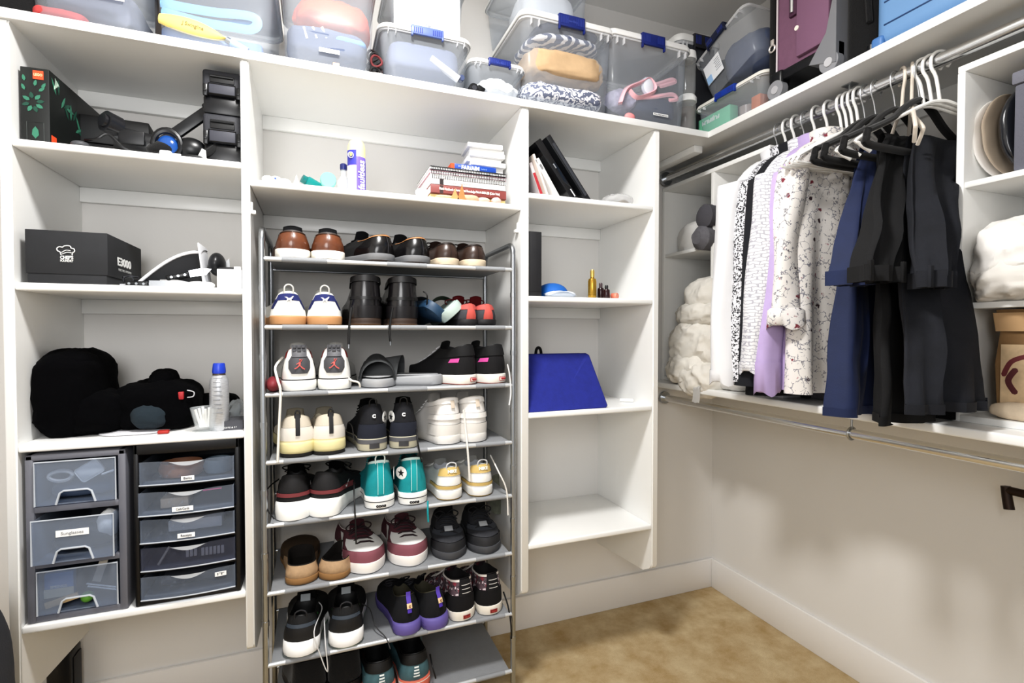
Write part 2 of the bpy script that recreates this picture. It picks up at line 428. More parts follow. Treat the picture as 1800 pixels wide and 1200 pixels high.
# ------------------------------------------------------------------ shoe rack
TZ = [1.4505, 1.26, 1.0706, .8804, .7026, .5095, .306, .113]
rack = thing('shoe_rack', 'tall grey metal shoe rack with eight tiers in the middle bay', 'shoe rack', (.235, 1.72, 0))
XA, XB_, YK = -.139, .607, 1.868
SHEET = M('#8f9194', .75, bump=.35, bscale=500, var=.05, vscale=30)
for x in (XA, XB_):
    pts = [(x, YF, 0), (x, YF, 1.50)]+[(x, YF+.03-.03*math.cos(a), 1.505+.03*math.sin(a)) for a in (R(20), R(45), R(70), R(90))]
    pts += [(x, YK-.03, 1.535)]+[(x, YK-.03+.03*math.sin(a), 1.505+.03*math.cos(a)) for a in (R(20), R(45), R(70), R(90))]+[(x, YK, 0)]
    obj('side_frame', B().tube(pts, .0085, 12), STEEL, rack, True)
    for k in range(8):
        pass
for z in TZ:
    obj('front_bar', B().tube([(XA, YF, z), (XB_, YF, z)], .0068, 12), M('#c9cbcd', .35, .4), rack, True)
    obj('rear_bar', B().tube([(XA, YK, z+.002), (XB_, YK, z+.002)], .005, 10), STEEL, rack, True)
    obj('tier_sheet', B().box(XA+.014, XB_-.014, YF, YK, z+.0035, z+.0060), SHEET, rack, True)
    for a, c in ((XA+.05, XA+.17), (.20, .32), (XB_-.13, XB_-.03)): obj('sheet_sleeve', B().tube([(a, YF, z), (c, YF, z)], .0078, 12), SHEET, rack, True)
    for x in (XA, XB_): obj('connector', B().tube([(x, YF, z-.09), (x, YF, z-.075)], .0098, 12), STEEL, rack, True)

# ------------------------------------------------------------------ camera, light, world
cd = bpy.data.cameras.new('camera'); cam = bpy.data.objects.new('camera', cd); C.objects.link(cam)
cam.location = (0, 0, CAMH); cam.rotation_euler = (PI/2+PITCH, 0, -YAW)
cd.sensor_width = 36; cd.lens = F*36/1800; cd.clip_start = .02
bpy.context.scene.camera = cam
def area(name, loc, rot, size, power, col=(1, 1, 1), shape='DISK'):
    l = bpy.data.lights.new(name, 'AREA'); l.shape = shape; l.size = size; l.energy = power; l.color = col
    o = bpy.data.objects.new(name, l); C.objects.link(o); o.location = loc; o.rotation_euler = rot; return o
area('ceiling_lamp_light', (.1, .82, ZC-.075), (0, 0, 0), .3, 33, (1, .99, .975))
area('added_front_fill', (-.35, -.45, 1.7), (R(86), 0, R(8)), .9, 18, (1, .995, .99))  # fill added behind the camera to brighten the bays, not a real fixture
w = bpy.data.worlds.new('world'); bpy.context.scene.world = w; w.use_nodes = True
bg = w.node_tree.nodes['Background']; bg.inputs[0].default_value = (.985, .99, 1, 1); bg.inputs[1].default_value = .52
sc = bpy.context.scene
sc.view_settings.view_transform = 'Standard'; sc.view_settings.look = 'Medium High Contrast'; sc.view_settings.exposure = .08
sc.cycles.max_bounces = 8; sc.cycles.diffuse_bounces = 4; sc.cycles.glossy_bounces = 3; sc.cycles.transparent_max_bounces = 16; sc.cycles.transmission_bounces = 6
sc.cycles.caustics_reflective = False; sc.cycles.caustics_refractive = False
sc.cycles.use_denoising = True
# ------------------------------------------------------------------ shoes
def lerp(a, b, t): return a+(b-a)*t
def smooth(t): t = max(0, min(1, t)); return t*t*(3-2*t)
PLAN = [(0, .72), (.1, .76), (.25, .74), (.38, .74), (.52, .84), (.68, 1.0), (.82, .96), (1, .80)]
def plan(t):
    for (a, x), (b, y) in zip(PLAN, PLAN[1:]):
        if t <= b: return lerp(x, y, smooth((t-a)/(b-a)))
    return PLAN[-1][1]
class Shoe:
    """local frame: heel at the origin, toe along +Y, sole on z=0"""
    def __init__(s, root, L=.285, W=.116, sh=.024, st=None, hc=.078, hi=.072, cf=.47, dip=.012, toe=.05, taper=.22, bulge=.004, lean=.010, inward=1):
        s.__dict__.update(locals()); s.st = st or sh*.85
        s.NL, s.N = 15, 40
    def yh(s, u): return s.lean*u*u-s.bulge*math.sin(PI*u)+.003
    def sole_z(s, t): return lerp(s.sh, s.st, smooth(t*1.4))
    def front(s, u):
        L = s.L
        if u < .32:
            k = u/.32
            return L*(1-.035*k**2.5)-.003, lerp(s.st, s.toe, math.sin(k*PI/2)**1.0)
        k = (u-.32)/.68
        return lerp(L*.965-.003, L*s.cf, k**.72), lerp(s.toe, s.hi, k**1.15)
    def half(s, y, sl, u, ya, yb, rt):
        w = s.W/2*plan(y/s.L)
        e0 = min(1, (y-ya)/(.125*s.L)); e1 = min(1, (yb-y)/(rt*s.L))
        w *= math.sqrt(max(0, 1-(1-e0)**2))*math.sqrt(max(0, 1-(1-e1)**2))
        return w
    def loop(s, u, scale=1, zoff=None, lift=0):
        ya = s.yh(u); yb, zf = s.front(u); zh = lerp(s.sh, s.hc, u)
        rt = .24 if u < .32 else lerp(.24, .13, (u-.32)/.68)
        out = []
        for i in range(s.N):
            a = 2*PI*(i+.5)/s.N
            sl = (1-math.cos(a))/2; sd = 1 if a < PI else -1
            y = lerp(ya, yb, sl)
            z0 = s.sole_z(y/s.L)
            z = lerp(zh, zf, smooth(sl)) - s.dip*math.sin(PI*sl)*u**2.5
            if u < .32 and sl < .9:    # low loops follow the sole line
                z = lerp(z0+(zh-s.sh), zf, smooth((sl-.45)/.5))
            tp = 1-s.taper*u*(1 if sl < .6 else 1.15)
            x = sd*s.half(y, sl, u, ya, yb, rt)*tp*(1+.04*math.sin(PI*min(1, u*1.6)))
            ym = (ya+yb)/2
            p = Vector((x*scale, lerp(ym, y, scale), z if zoff is None else zoff))
            if lift:
                d = Vector((x, (y-ym)*.5, 0)); d.normalize(); p += d*lift
            out.append(p)
        return out
    def upper(s, m, zones=()):
        """zones: (part name, material, test(u, sl, side), lift)"""
        us = [i/(s.NL-1) for i in range(s.NL)]
        LP = [s.loop(u) for u in us]
        face = {}
        for i in range(s.NL-1):
            for j in range(s.N):
                u = (us[i]+us[i+1])/2; a = 2*PI*(j+1)/s.N
                sl = (1-math.cos(a))/2; sd = 1 if a < PI else -1
                if j == s.N-1: sl = 0
                key = None
                for k, zn in enumerate(zones):
                    if zn[2](u, sl, sd): key = k; break
                face.setdefault(key, []).append((i, j))
        for key, fl in face.items():
            b = B(); vd = {}
            lp = LP if key is None or len(zones[key]) < 4 else [s.loop(u, 1, None, zones[key][3]) for u in us]
            def V(i, j):
                j %= s.N
                if (i, j) not in vd: vd[(i, j)] = b.bm.verts.new(lp[i][j])
                return vd[(i, j)]
            for i, j in fl: b.bm.faces.new((V(i, j), V(i, j+1), V(i+1, j+1), V(i+1, j)))
            obj('upper' if key is None else zones[key][0], b, m if key is None else zones[key][1], s.root, smooth=60)
    def lining(s, m, thick=.93, rim=None):
        top = s.loop(1)
        up = [p+Vector((0, 0, .002)) for p in s.loop(1, (1+thick)/2)]
        mid = s.loop(.8, thick*.97); low = s.loop(.45, .86, s.sh+.018)
        low2 = s.loop(1, .8, s.sh+.012)
        obj('lining', B().loft([top, up, s.loop(1, thick), [lerp(a, c, .5) for a, c in zip(s.loop(1, thick), low2)], low2], False, True), m, s.root, smooth=60)
    def sole(s, m, flare=1.03, mat2=None, h2=.006, notch=0, heel=0):
        def L(z, k, scale, dy=0):
            o = []
            for i in range(s.N):
                a = 2*PI*(i+.5)/s.N; sl = (1-math.cos(a))/2; sd = 1 if a < PI else -1
                y = s.L*sl; w = s.half(y, sl, 0, 0, s.L, .24)
                zz = s.sole_z(sl)*k if z is None else z
                o.append(Vector((sd*w*scale, lerp(s.L/2, y, lerp(1, scale, .6))-dy*(1-sl)**3, zz)))
            return o
        z0 = 0
        if mat2 is not None:
            obj('outsole', B().loft([L(0, 0, .95), L(.0015, 0, .985), L(h2, 0, 1.0)], True, True), mat2, s.root, smooth=50); z0 = h2
        f = flare
        obj('sole', B().loft([L(z0, 0, .95 if not mat2 else 1.0, heel*.5), L(z0+.002, 0, (1+f)/2-.01, heel), L(None, .45, f, heel), L(None, .85, f, heel*.5), L(None, 1.0, f-.012, 0), L(None, 1.06, .97)], True, True), m, s.root, smooth=50)
    def stripe(s, m, k0, k1, name='foxing_stripe', flare=1.045):
        def L(k):
            o = []
            for i in range(s.N):
                a = 2*PI*(i+.5)/s.N; sl = (1-math.cos(a))/2; sd = 1 if a < PI else -1
                y = s.L*sl; w = s.half(y, sl, 0, 0, s.L, .24)
                o.append(Vector((sd*w*flare, lerp(s.L/2, y, lerp(1, flare, .6)), s.sole_z(sl)*k)))
            return o
        obj(name, B().loft([L(k0), L(k1)], False, False), m, s.root, smooth=60)
    def bend_r(s, z):
        return .040
    def heel_y(s, z): return s.yh(max(0, min(1, (z-s.sh)/(s.hc-s.sh))))
    def heel_text(s, t, size, z, m, width=None, bold=.0, name='logo', dx=0, sole=False, flip=0):
        y = (s.heel_y(z)-.0045) if not sole else -.0055
        tilt = R(90)-(.15 if not sole else 0)
        return text(t, size, m, s.root, (dx, y, z), (tilt, 0, 0), width, bend=.044, bold=bold, name=name, ext=.0008)
    def heel_patch(s, w, h, z, m, name='heel_patch', dx=0, sole=False, shape=None, off=.0025, lean=None):
        y0 = -.0035 if sole else None
        def fn(a, c):
            zz = z+(c-.5)*h; k = 1 if shape is None else shape(c)
            x = dx*1+(a-.5)*w*k
            yb = (s.heel_y(zz)-off) if y0 is None else y0-off*.5
            r = .044
            return Vector((x, yb+r-math.sqrt(max(r*r-min(abs(x), r*.95)**2, 0)), zz))
        return obj(name, B().grid(fn, 10, 10), m, s.root, smooth=80)
    def vamp(s, u, up=.003):
        y, z = s.front(u); return Vector((0, y, z+up))
    def tongue(s, m, h=.03, w=.05, back=.012, label=None):
        pts = []
        y1, z1 = s.front(1)
        def fn(a, c):
            x = (a-.5)*w*(1-.15*c)
            y = y1-.004-back*c+abs(a-.5)**2*.02; z = z1-.012+(h+.012)*c-(a-.5)**2*.02
            return Vector((x, y, z))
        b = B().grid(fn, 8, 8); g = bmesh.ops.solidify(b.bm, geom=b.bm.faces[:], thickness=.005)
        return obj('tongue', b, m, s.root, smooth=80)
    def laces(s, m, n=5, w=.028, r=.0028, bow=None):
        b = B()
        for k in range(n):
            u = lerp(.5, .97, k/(n-1)); p = s.vamp(u, .003)
            d = s.vamp(min(1, u+.06), .003)
            b.tube([(-w, p.y+.004, p.z-.008), (-w*.5, p.y, p.z), (w*.5, (p.y+d.y)/2, (p.z+d.z)/2), (w, d.y+.004, d.z-.008)], r, 6)
        if bow:
            p = s.vamp(.97, .006)
            for sd in (-1, 1):
                b.tube(spline([p, p+Vector((sd*.02, -.005, .012)), p+Vector((sd*.04, .005, .006)), p+Vector((sd*.03, .012, -.004)), p], 5), r*.8, 6)
                b.tube(spline([p, p+Vector((sd*.015, .01, .004)), p+Vector((sd*.035, .02, -.012))], 5), r*.8, 6)
        obj('laces', b, m, s.root, smooth=60)
    def loop_tab(s, m, h=.02, w=.012, z=None, name='pull_tab'):
        z = s.hc if z is None else z; y = s.heel_y(z)
        b = B().tube(spline([(-w/2, y+.002, z-.012), (-w/2, y-.002, z+h*.6), (0, y, z+h), (w/2, y-.002, z+h*.6), (w/2, y+.002, z-.012)], 5), .0022, 6)
        obj(name, b, m, s.root)
def hang(root, pxs, Y, m, r=.0022, name='hanging_lace', tip=None):
    pts = [at_y(*p, Y) if len(p) == 2 else at_y(p[0], p[1], p[2]) for p in pxs]
    obj(name, B().tube(spline(pts, 5), r, 6), m, root, True)
    if tip:
        d = (pts[-1]-pts[-2]).normalized()
        obj('lace_tip', B().tube([pts[-1], pts[-1]+d*.012], r*.7, 6), tip, root, True)
RACKG = 'shoes on the shoe rack'
def new_shoe(px, tier, yaw, label, dy=.004, cat='shoe', name='shoe', toe_out=None, dx=0):
    """heel centre seen at column px; toe_out = shoe length when the toe points at the viewer"""
    Y = YF+dy
    p = at_y(px, 600, Y)
    z = TZ[tier]+.0072
    if toe_out:
        a = R(yaw)
        x, y = p.x-math.sin(a)*-toe_out, Y+math.cos(a)*toe_out
        return thing(name, label, cat, (p.x+math.sin(a)*toe_out*1.0, Y+math.cos(a)*toe_out, z), (0, 0, PI-a), RACKG)
    return thing(name, label, cat, (p.x, Y, z), (0, 0, R(yaw)), RACKG)
SD = ('left', 'right')
def L3(c, r=.6, **k): return M(c, r, **k)
heelz = lambda lo, hi, s1=.08: (lambda u, sl, sd: lo <= u <= hi and sl < s1)

# --- tier 1: three pairs of leather shoes
for i, (px, yaw) in enumerate(((516, 2), (578, -1))):
    r = new_shoe(px, 0, yaw, f'{SD[i]} shoe of the cognac brown leather pair with white soles, top rack tier')
    s = Shoe(r, W=.122, sh=.025, hc=.079, hi=.078, toe=.052, dip=.012)
    lea = M('#6e412a', .28, var=.5, vscale=9, coat=.3)
    s.sole(M('#ece6da', .55), 1.02); s.upper(lea, [('collar', M('#3a2a22', .5), lambda u, sl, sd: u > .9, .002)])
    s.heel_patch(.0022, .046, .052, M('#5e321b', .5), 'back_seam')
    s.lining(M('#4a4a4c', .8)); s.tongue(M('#4b4b4e', .75), .034, .062)
    s.laces(M('#2a1c14', .7), 4)
for i, (px, yaw) in enumerate(((683, 32), (744, 24))):
    r = new_shoe(px, 0, yaw, f'{SD[i]} shoe of the black leather pair with tan collar trim, top rack tier', .004)
    s = Shoe(r, W=.118, sh=.024, hc=.083, hi=.078, toe=.05)
    s.sole(M('#77787a', .7), 1.03, M('#3a2f2a', .7), .005)
    s.upper(M('#141315', .25, coat=.2), [('collar_trim', M('#a9774c', .6), lambda u, sl, sd: u > .90 and sl < .7, .002),
             ('vamp', M('#0b0b0c', .9), lambda u, sl, sd: sl > .35)])
    s.heel_patch(.0018, .05, .054, M('#3a3a3e', .5), 'back_seam')
    s.lining(M('#2b2b2d', .9)); s.tongue(M('#232326', .9), .028, .055); s.laces(BLACK, 4)
for i, (px, yaw) in enumerate(((793, 9), (841, 7))):
    r = new_shoe(px, 0, yaw, f'{SD[i]} shoe of the dark brown leather pair with cream soles, top rack tier')
    s = Shoe(r, W=.105, sh=.022, hc=.072, hi=.07)
    s.sole(M('#cfbfa6', .6), 1.02); s.upper(M('#3f2f28', .33, var=.35, vscale=12), [('collar', M('#211916', .5), lambda u, sl, sd: u > .9, .002)])
    s.heel_patch(.0018, .042, .046, M('#211713', .5), 'back_seam')
    s.lining(M('#2a1f1b', .8)); s.tongue(M('#3a241c', .6), .022, .05); s.laces(M('#1d1512', .7), 4, bow=1)

# --- tier 2
def puma(s, m):
    """leaping cat emblem"""
    poly = [(-.012, .006), (-.006, .006), (-.001, .002), (.004, .004), (.010, .009), (.012, .008), (.009, .003), (.006, -.001), (.006, -.007), (.004, -.008), (.003, -.003), (-.002, -.002), (-.004, -.005), (-.008, -.008), (-.006, -.003), (-.006, .002)]
    z = .073; y = s.heel_y(z)-.006
    obj('cat_emblem', B().prism(poly, lambda u, v, d: Vector((u, y+d+u*u*8, z+v)), 0, .001), m, s.root, smooth=0)
for i, (px, yaw) in enumerate(((509, 7), (572, 2))):
    r = new_shoe(px, 1, yaw, f'{SD[i]} white sneaker with navy heel panel and gum sole, second rack tier')
    s = Shoe(r, W=.128, sh=.025, hc=.095, hi=.085, taper=.42, toe=.055)
    s.sole(M('#b98a5e', .6), 1.02)
    s.upper(M('#efeee9', .5), [('heel_panel', M('#232a62', .85), lambda u, sl, sd: .62 < u < .93 and sl < .11, .0015),
             ('side_flash', M('#1c2358', .8), lambda u, sl, sd: .3 < u < .68 and .06 < sl < .2, .001)])
    s.lining(M('#dcdcd8', .8)); s.tongue(M('#e3e2dd', .7), .028); s.laces(M('#d8d6cf', .8), 5)
    s.loop_tab(M('#cfcdc6', .7), .02, .022); puma(s, M('#f4f2f4', .5))
BL = M('#141214', .25, var=.2, vscale=14, coat=.25)
for i, (px, yaw) in enumerate(((645, 0), (712, 3))):
    r = new_shoe(px, 1, yaw, f'{SD[i]} black leather high-top boot with dangling lace, second rack tier', cat='boot', name='high_top_boot')
    s = Shoe(r, W=.122, sh=.022, hc=.15, hi=.135, toe=.055, taper=.12, dip=.006, cf=.42, lean=.002, bulge=.005)
    s.sole(M('#3a2b22', .6), 1.0, M('#7a5a3c', .7), .004)
    s.upper(BL, [('heel_counter', M('#1b191b', .3), lambda u, sl, sd: .0 <= u < .3 and sl < .2, .003),
                 ('ankle_band', M('#0c0b0c', .35), lambda u, sl, sd: .42 < u < .5 and sl < .3, .0035),
                 ('padded_collar', M('#100f10', .4), lambda u, sl, sd: u > .86, .004)])
    s.lining(BLACK); s.tongue(BLACK, .02, .06); s.laces(BLACK, 6)
    if i == 0: BOOT0 = r
hang(r, [(690, 540), (685, 575), (686, 600)], YF-.012, BLACK, .0034, tip=STEEL)
hang(BOOT0, [(618, 540), (614, 572), (613, 605)], YF-.012, BLACK, .0034, tip=STEEL)
hang(r, [(744, 512, YF+.03), (751, 520, YF+.02), (749, 545, YF+.04)], YF, BLACK, .0022)
# slide sandals lying at an angle
def slide(label, px, tier, yaw, base, band, dy=.02, toe_out=None, roll=0, arch=.055, L=.27):
    r = new_shoe(px, tier, yaw, label, dy, 'sandal', 'slide_sandal', toe_out)
    if roll:
        r.location.z += .034; r.rotation_euler = (0, 0, R(yaw)); r.rotation_euler.rotate_axis('Y', R(roll))
    s = Shoe(r, L=L, W=.108, sh=.030, st=.024, hc=.05, hi=.05)
    s.sole(base, 1.04)
    w = .055
    def fn(a, c):
        t = (a-.5)*PI
        y = lerp(L*.50, L*.90, c)+.014*math.cos(t)*(c-.5)
        k = plan(y/L)*1.02
        return Vector((math.sin(t)*w*k, y, .018+math.cos(t)**.8*arch*(1-.25*c)))
    b = B().grid(fn, 22, 8); bmesh.ops.solidify(b.bm, geom=b.bm.faces[:], thickness=.006)
    obj('strap', b, band, r, smooth=60)
    obj('footbed', B().loft([[Vector((p.x*.9, lerp(L/2, p.y, .94), .031)) for p in s.loop(0)], [Vector((p.x*.88, lerp(L/2, p.y, .93), .0335)) for p in s.loop(0)]], False, True), base, r, smooth=50)
    return r
slide('navy blue slide sandal with pale rim, second rack tier beside the black boots', 766, 1, 14, M('#24405a', .5), M('#2b4a63', .45, coat=.3), .02, arch=.05, roll=38)
slide('sage green slide sandal with curved strap, second rack tier beside the red shoes', 801, 1, -4, M('#b5c4be', .5), M('#7f927f', .5), .012, arch=.058, roll=-42)
for i, (px, yaw) in enumerate(((829, 8), (859, 6))):
    r = new_shoe(px, 1, yaw, f'{SD[i]} small black sneaker with red collar and dark red laces, second rack tier')
    s = Shoe(r, L=.25, W=.098, sh=.02, hc=.07, hi=.072)
    s.sole(M('#1d1c1e', .6), 1.03)
    s.upper(M('#3b3b40', .7), [('collar', M('#b3524c', .7), lambda u, sl, sd: u > .62, .0015), ('heel_strip', M('#bb5249', .6), lambda u, sl, sd: sl < .012, .002)])
    s.lining(M('#5e1518', .8)); s.tongue(M('#7a1a20', .8), .03); s.laces(M('#5b1519', .8), 5, bow=1)
    s.heel_patch(.012, .05, .046, M('#c0564d', .6), 'heel_strip')

# --- tier 3
def jumpman(s, z, m):
    k = .00115
    polys = [[(0, 9), (2.5, 9), (3, 12), (0, 13)],                                   # head and neck
             [(-1, 9), (3, 8), (2, -1), (-2, -1)],                                   # trunk
             [(2, 8), (4, 9), (7, 15), (6, 16)], [(-1, 8), (-6, 4), (-8, 3), (-7, 2), (0, 5)],  # arms
             [(-2, 0), (1, -1), (-6, -7), (-11, -9), (-12, -7), (-7, -5)], [(0, 0), (2, 0), (7, -5), (13, -9), (12, -11), (5, -7)]]
    b = B(); y = s.heel_y(z)-.006
    for p in polys: b.prism([(u*k, v*k) for u, v in p], lambda u, v, d: Vector((u, y+d+u*u*9+ (v*.15), z+v)), 0, .0008)
    b.ball((.0015, y, z+.0155), .0024, None, 10, 8)
    obj('emblem', b, m, s.root, smooth=0)
for i, (px, yaw) in enumerate(((526, 4), (587, -4))):
    r = new_shoe(px, 2, yaw, f'{SD[i]} white basketball sneaker with grey heel cage and jumping-figure emblem, third tier')
    s = Shoe(r, W=.12, sh=.03, hc=.125, hi=.108, toe=.06, taper=.25, dip=.02, lean=.014, bulge=.007)
    s.sole(M('#e9e8e2', .5), 1.05, heel=.004)
    s.stripe(M('#2b2b2e', .6), .75, 1.12, 'midsole_band', 1.03)
    s.upper(M('#f1f0ec', .4), [('collar_lining_flap', M('#8e2b2c', .7), lambda u, sl, sd: u > .74 and .1 < sl < .4, .001),
                 ('side_wing', M('#2a2a2d', .6), lambda u, sl, sd: .1 < u < .55 and .2 < sl < .42, .002)])
    oct_ = lambda c: .72+.28*min(1, 2.4*min(c, 1-c)*1.4)
    s.heel_patch(.058, .05, .075, M('#4a4a4e', .55), 'heel_tab', shape=oct_, off=.003)
    s.heel_patch(.04, .034, .115, M('#5b5b5f', .5), 'heel_grip', off=.006)
    b = B(); 
    for a in range(3):
        for c in range(3): b.box(-.017+a*.0118, -.017+a*.0118+.0102, s.heel_y(.115)-.0095+abs(a-1)*.0035, s.heel_y(.115)-.004, .100+c*.011, .100+c*.011+.0085, .0015)
    obj('grip_lugs', b, M('#48484c', .5), r)
    jumpman(s, .074, M('#c6564f', .5))
    s.lining(M('#7b2426', .8)); s.tongue(M('#e7e6e1', .7), .03); s.laces(M('#eceae4', .8), 5)
    if i == 0: hang(r, [(497, 628, YF+.06), (484, 645, YF+.03), (488, 668, YF-.008), (493, 690, YF-.012), (490, 760, YF-.012), (488, 812, YF-.013)], YF, M('#e2dfd6', .8), .0036)
    else: hang(r, [(610, 660, YF+.05), (617, 668, YF), (630, 672, YF-.004), (633, 680, YF)], YF, M('#e2dfd6', .8), .003)
p = at_y(481, 676, YF+.03)
solo('red_sneaker_toe', B().ball((p.x, YF+.03, TZ[2]+.028), (.02, .05, .022), None, 18, 12), M('#7d2a32', .6), 'maroon rubber toe of a shoe poking out beside the grey-heeled sneaker', 'shoe', loc=(p.x, YF+.03, TZ[2]+.007))
G1, G2 = M('#7f8183', .7), M('#a7a8aa', .65)
slide('grey foam slide sandal with its open toe facing out, third rack tier', 665, 2, 4, G2, M('#6d6f71', .75), .004, .27, arch=.080)
slide('grey foam slide sandal turned sideways, third rack tier', 776, 2, 66, G2, M('#77797b', .75), .05, arch=.076)
VTAB = M('#b5333a', .5)
def vans_tab(s, z, w=.03, h=.013, col=VTAB, bg=M('#efe6dc', .5)):
    s.heel_patch(w, h, z, col, 'heel_label', sole=True, off=.004); s.heel_patch(w*.88, h*.74, z, bg, 'label_field', sole=True, off=.0056)
    t = s.heel_text('VANS', h*.62, z, col, w*.74, .0004, 'brand_lettering', sole=True); t.location.y -= .0025
for i, (px, yaw) in enumerate(((821, 34), (872, 30))):
    r = new_shoe(px+10, 2, yaw, f'{SD[i]} black suede high-top with pink flash and white sole, third rack tier')
    s = Shoe(r, L=.28, W=.11, sh=.03, st=.026, hc=.128, hi=.12, toe=.055, taper=.2, cf=.45)
    s.sole(M('#ece7df', .5), 1.04, M('#d98c80', .6), .003)
    s.upper(M('#121114', .9, bump=.2), [('ankle_padding', M('#0c0c0e', .8), lambda u, sl, sd: u > .66, .003),
             ('pink_flash', M('#d2559f', .6), lambda u, sl, sd: .42 < u < .58 and .1 < sl < .28, .002)])
    s.lining(BLACK); s.tongue(BLACKC, .02); s.laces(M('#cfcfd2', .7), 5)
    vans_tab(s, .0165)
hang(r, [(892, 640), (896, 660), (898, 690), (895, 712)], YF-.01, M('#e8e8e6', .8), .0024)

# --- tier 4
for i, (px, yaw) in enumerate(((522, 5), (581, 8))):
    r = new_shoe(px, 3, yaw, f'{SD[i]} beige running shoe with black pull strap and yellow sole, fourth tier')
    s = Shoe(r, W=.12, sh=.042, st=.03, hc=.118, hi=.105, toe=.06, dip=.016, lean=.004)
    s.sole(M('#d6cc9c', .6), 1.03, M('#2d2b29', .7), .011, heel=.004)
    s.upper(M('#cfc6b6', .75, bump=.25), [('heel_counter', M('#e2ddd4', .6), lambda u, sl, sd: .05 < u < .55 and sl < .16, .002), ('heel_cup', M('#ded3a8', .6), lambda u, sl, sd: u <= .12, .002)])
    s.heel_patch(.012, .062, .094, M('#242427', .7), 'pull_strap', off=.005); s.loop_tab(M('#1a1a1c', .7), .016, .012)
    s.lining(M('#c3baa6', .85)); s.tongue(M('#b9b19f', .8), .022, .056); s.laces(M('#8d8678', .8), 5)
hang(r, [(612, 742, YF+.08), (619, 750, YF+.06), (622, 775, YF+.06)], YF, M('#3a3836', .7), .0018)
def star_patch(s, x, y, z, rz, m1=M('#f0f0ee', .5), m2=M('#17191f', .5), rad=.02):
    """round ankle patch with a five-pointed star"""
    mt = Matrix.Translation((x, y, z)) @ Matrix.Rotation(rz, 4, 'Z') @ Matrix.Rotation(R(90), 4, 'X')
    obj('ankle_patch', B().lathe([(rad, 0), (rad, .0015), (rad*.9, .002)], 26).xf(mt), m1, s.root)
    st = [(rad*.62*(1 if k % 2 == 0 else .40)*math.sin(k*PI/5), rad*.62*(1 if k % 2 == 0 else .40)*math.cos(k*PI/5)) for k in range(10)]
    obj('star', B().prism(st, lambda u, v, d: mt @ Vector((u, v, .002+d)), 0, .001), m2, s.root, smooth=0)
for i, (px, yaw) in enumerate(((657, 4), (709, -8))):
    r = new_shoe(px, 3, yaw, f'{SD[i]} black canvas high-top with dark heel label and round patch, fourth tier')
    s = Shoe(r, L=.28, W=.112, sh=.036, st=.03, hc=.14, hi=.128, toe=.055, taper=.32, lean=.016, cf=.46)
    s.sole(M('#b9b49f', .6), 1.04); s.stripe(M('#5f6064', .6), .62, .98, 'foxing_stripe', 1.05)
    s.upper(M('#15161c', .85, bump=.25), [('heel_panel', M('#222633', .9), lambda u, sl, sd: u < .45 and sl < .18, .002)])
    s.heel_patch(.03, .016, .017, M('#3d3d40', .6), 'heel_label', sole=True, off=.005)
    s.lining(BLACK); s.tongue(BLACK, .02, .055); s.laces(BLACK, 6); s.loop_tab(BLACK, .016, .02)
    sx = 1 if i == 0 else -1
    star_patch(s, sx*.036, .032, .095, sx*R(62), rad=.019)
    t = s.heel_text('C', .014, .105, M('#e8e8e8', .5), None, .001, 'emblem'); 
hang(r, [(722, 728, YF+.09), (731, 745, YF+.04), (734, 775, YF-.01), (741, 812, YF-.012)], YF-.01, BLACK, .0026)
WL = M('#e9e6e2', .5, bump=.12, bscale=40)
for i, (px, yaw) in enumerate(((796, 17), (840, 10))):
    r = new_shoe(px, 3, yaw, f'{SD[i]} white leather high-top sneaker with creased ankle, fourth rack tier', .012)
    s = Shoe(r, W=.118, sh=.028, hc=.148, hi=.132, toe=.055, taper=.16, dip=.01, cf=.44, bulge=.006)
    s.sole(M('#e3e0db', .55), 1.03)
    s.upper(WL, [('heel_counter', M('#e2dfda', .5), lambda u, sl, sd: u < .28 and sl < .3, .0035), ('ankle_band', M('#ece9e5', .5), lambda u, sl, sd: .46 < u < .6 and sl < .4, .004), ('padded_collar', M('#efedea', .5), lambda u, sl, sd: u > .84, .004)])
    s.heel_patch(.014, .024, .128, M('#cfc2b2', .6), 'heel_tab', off=.006)
    s.lining(M('#d8d3cc', .8)); s.tongue(WL, .024, .055); s.laces(M('#f1f0ee', .8), 6)
hang(r, [(815, 720), (818, 750, YF-.002), (822, 790, YF-.013), (826, 845, YF-.013)], YF, M('#e7e3dd', .8), .0034)

# --- tier 5
def swoosh(s, m, x, y, z, rz, k=.03, ry=0):
    pts = [(-1, .05), (-.75, -.28), (-.4, -.34), (.1, -.15), (1.1, .36), (.1, .06), (-.4, -.08), (-.7, -.08)]
    mt = Matrix.Translation((x, y, z)) @ Matrix.Rotation(rz, 4, 'Z') @ Matrix.Rotation(ry, 4, 'Y')
    obj('swoosh', B().prism([(u*k, v*k) for u, v in pts], lambda u, v, d: mt @ Vector((u, d, v)), 0, .0012), m, s.root, smooth=0)
for i, (px, yaw) in enumerate(((511, -3), (562, -22))):
    r = new_shoe(px, 4, yaw, f'{SD[i]} black running shoe with maroon stripe and white wedge sole, fifth tier')
    s = Shoe(r, W=.122, sh=.048, st=.03, hc=.125, hi=.108, toe=.062, taper=.3, lean=.012)
    s.sole(M('#efefec', .5), 1.04, heel=.012)
    s.upper(M('#171618', .75, bump=.25), [('maroon_stripe', M('#7a383c', .7), lambda u, sl, sd: .18 < u < .34 and sl < .55, .002)])
    swoosh(s, M('#f2f2f2', .4), .044, .10, .068, R(97), .022)
    s.lining(BLACK); s.tongue(BLACK, .026, .055); s.laces(BLACK, 5, bow=1)
    if i == 0: RUN0 = r
hang(r, [(622, 845, YF+.05), (623, 880, YF-.01), (625, 920, YF-.013), (626, 955, YF-.013)], YF, BLACK, .0022)
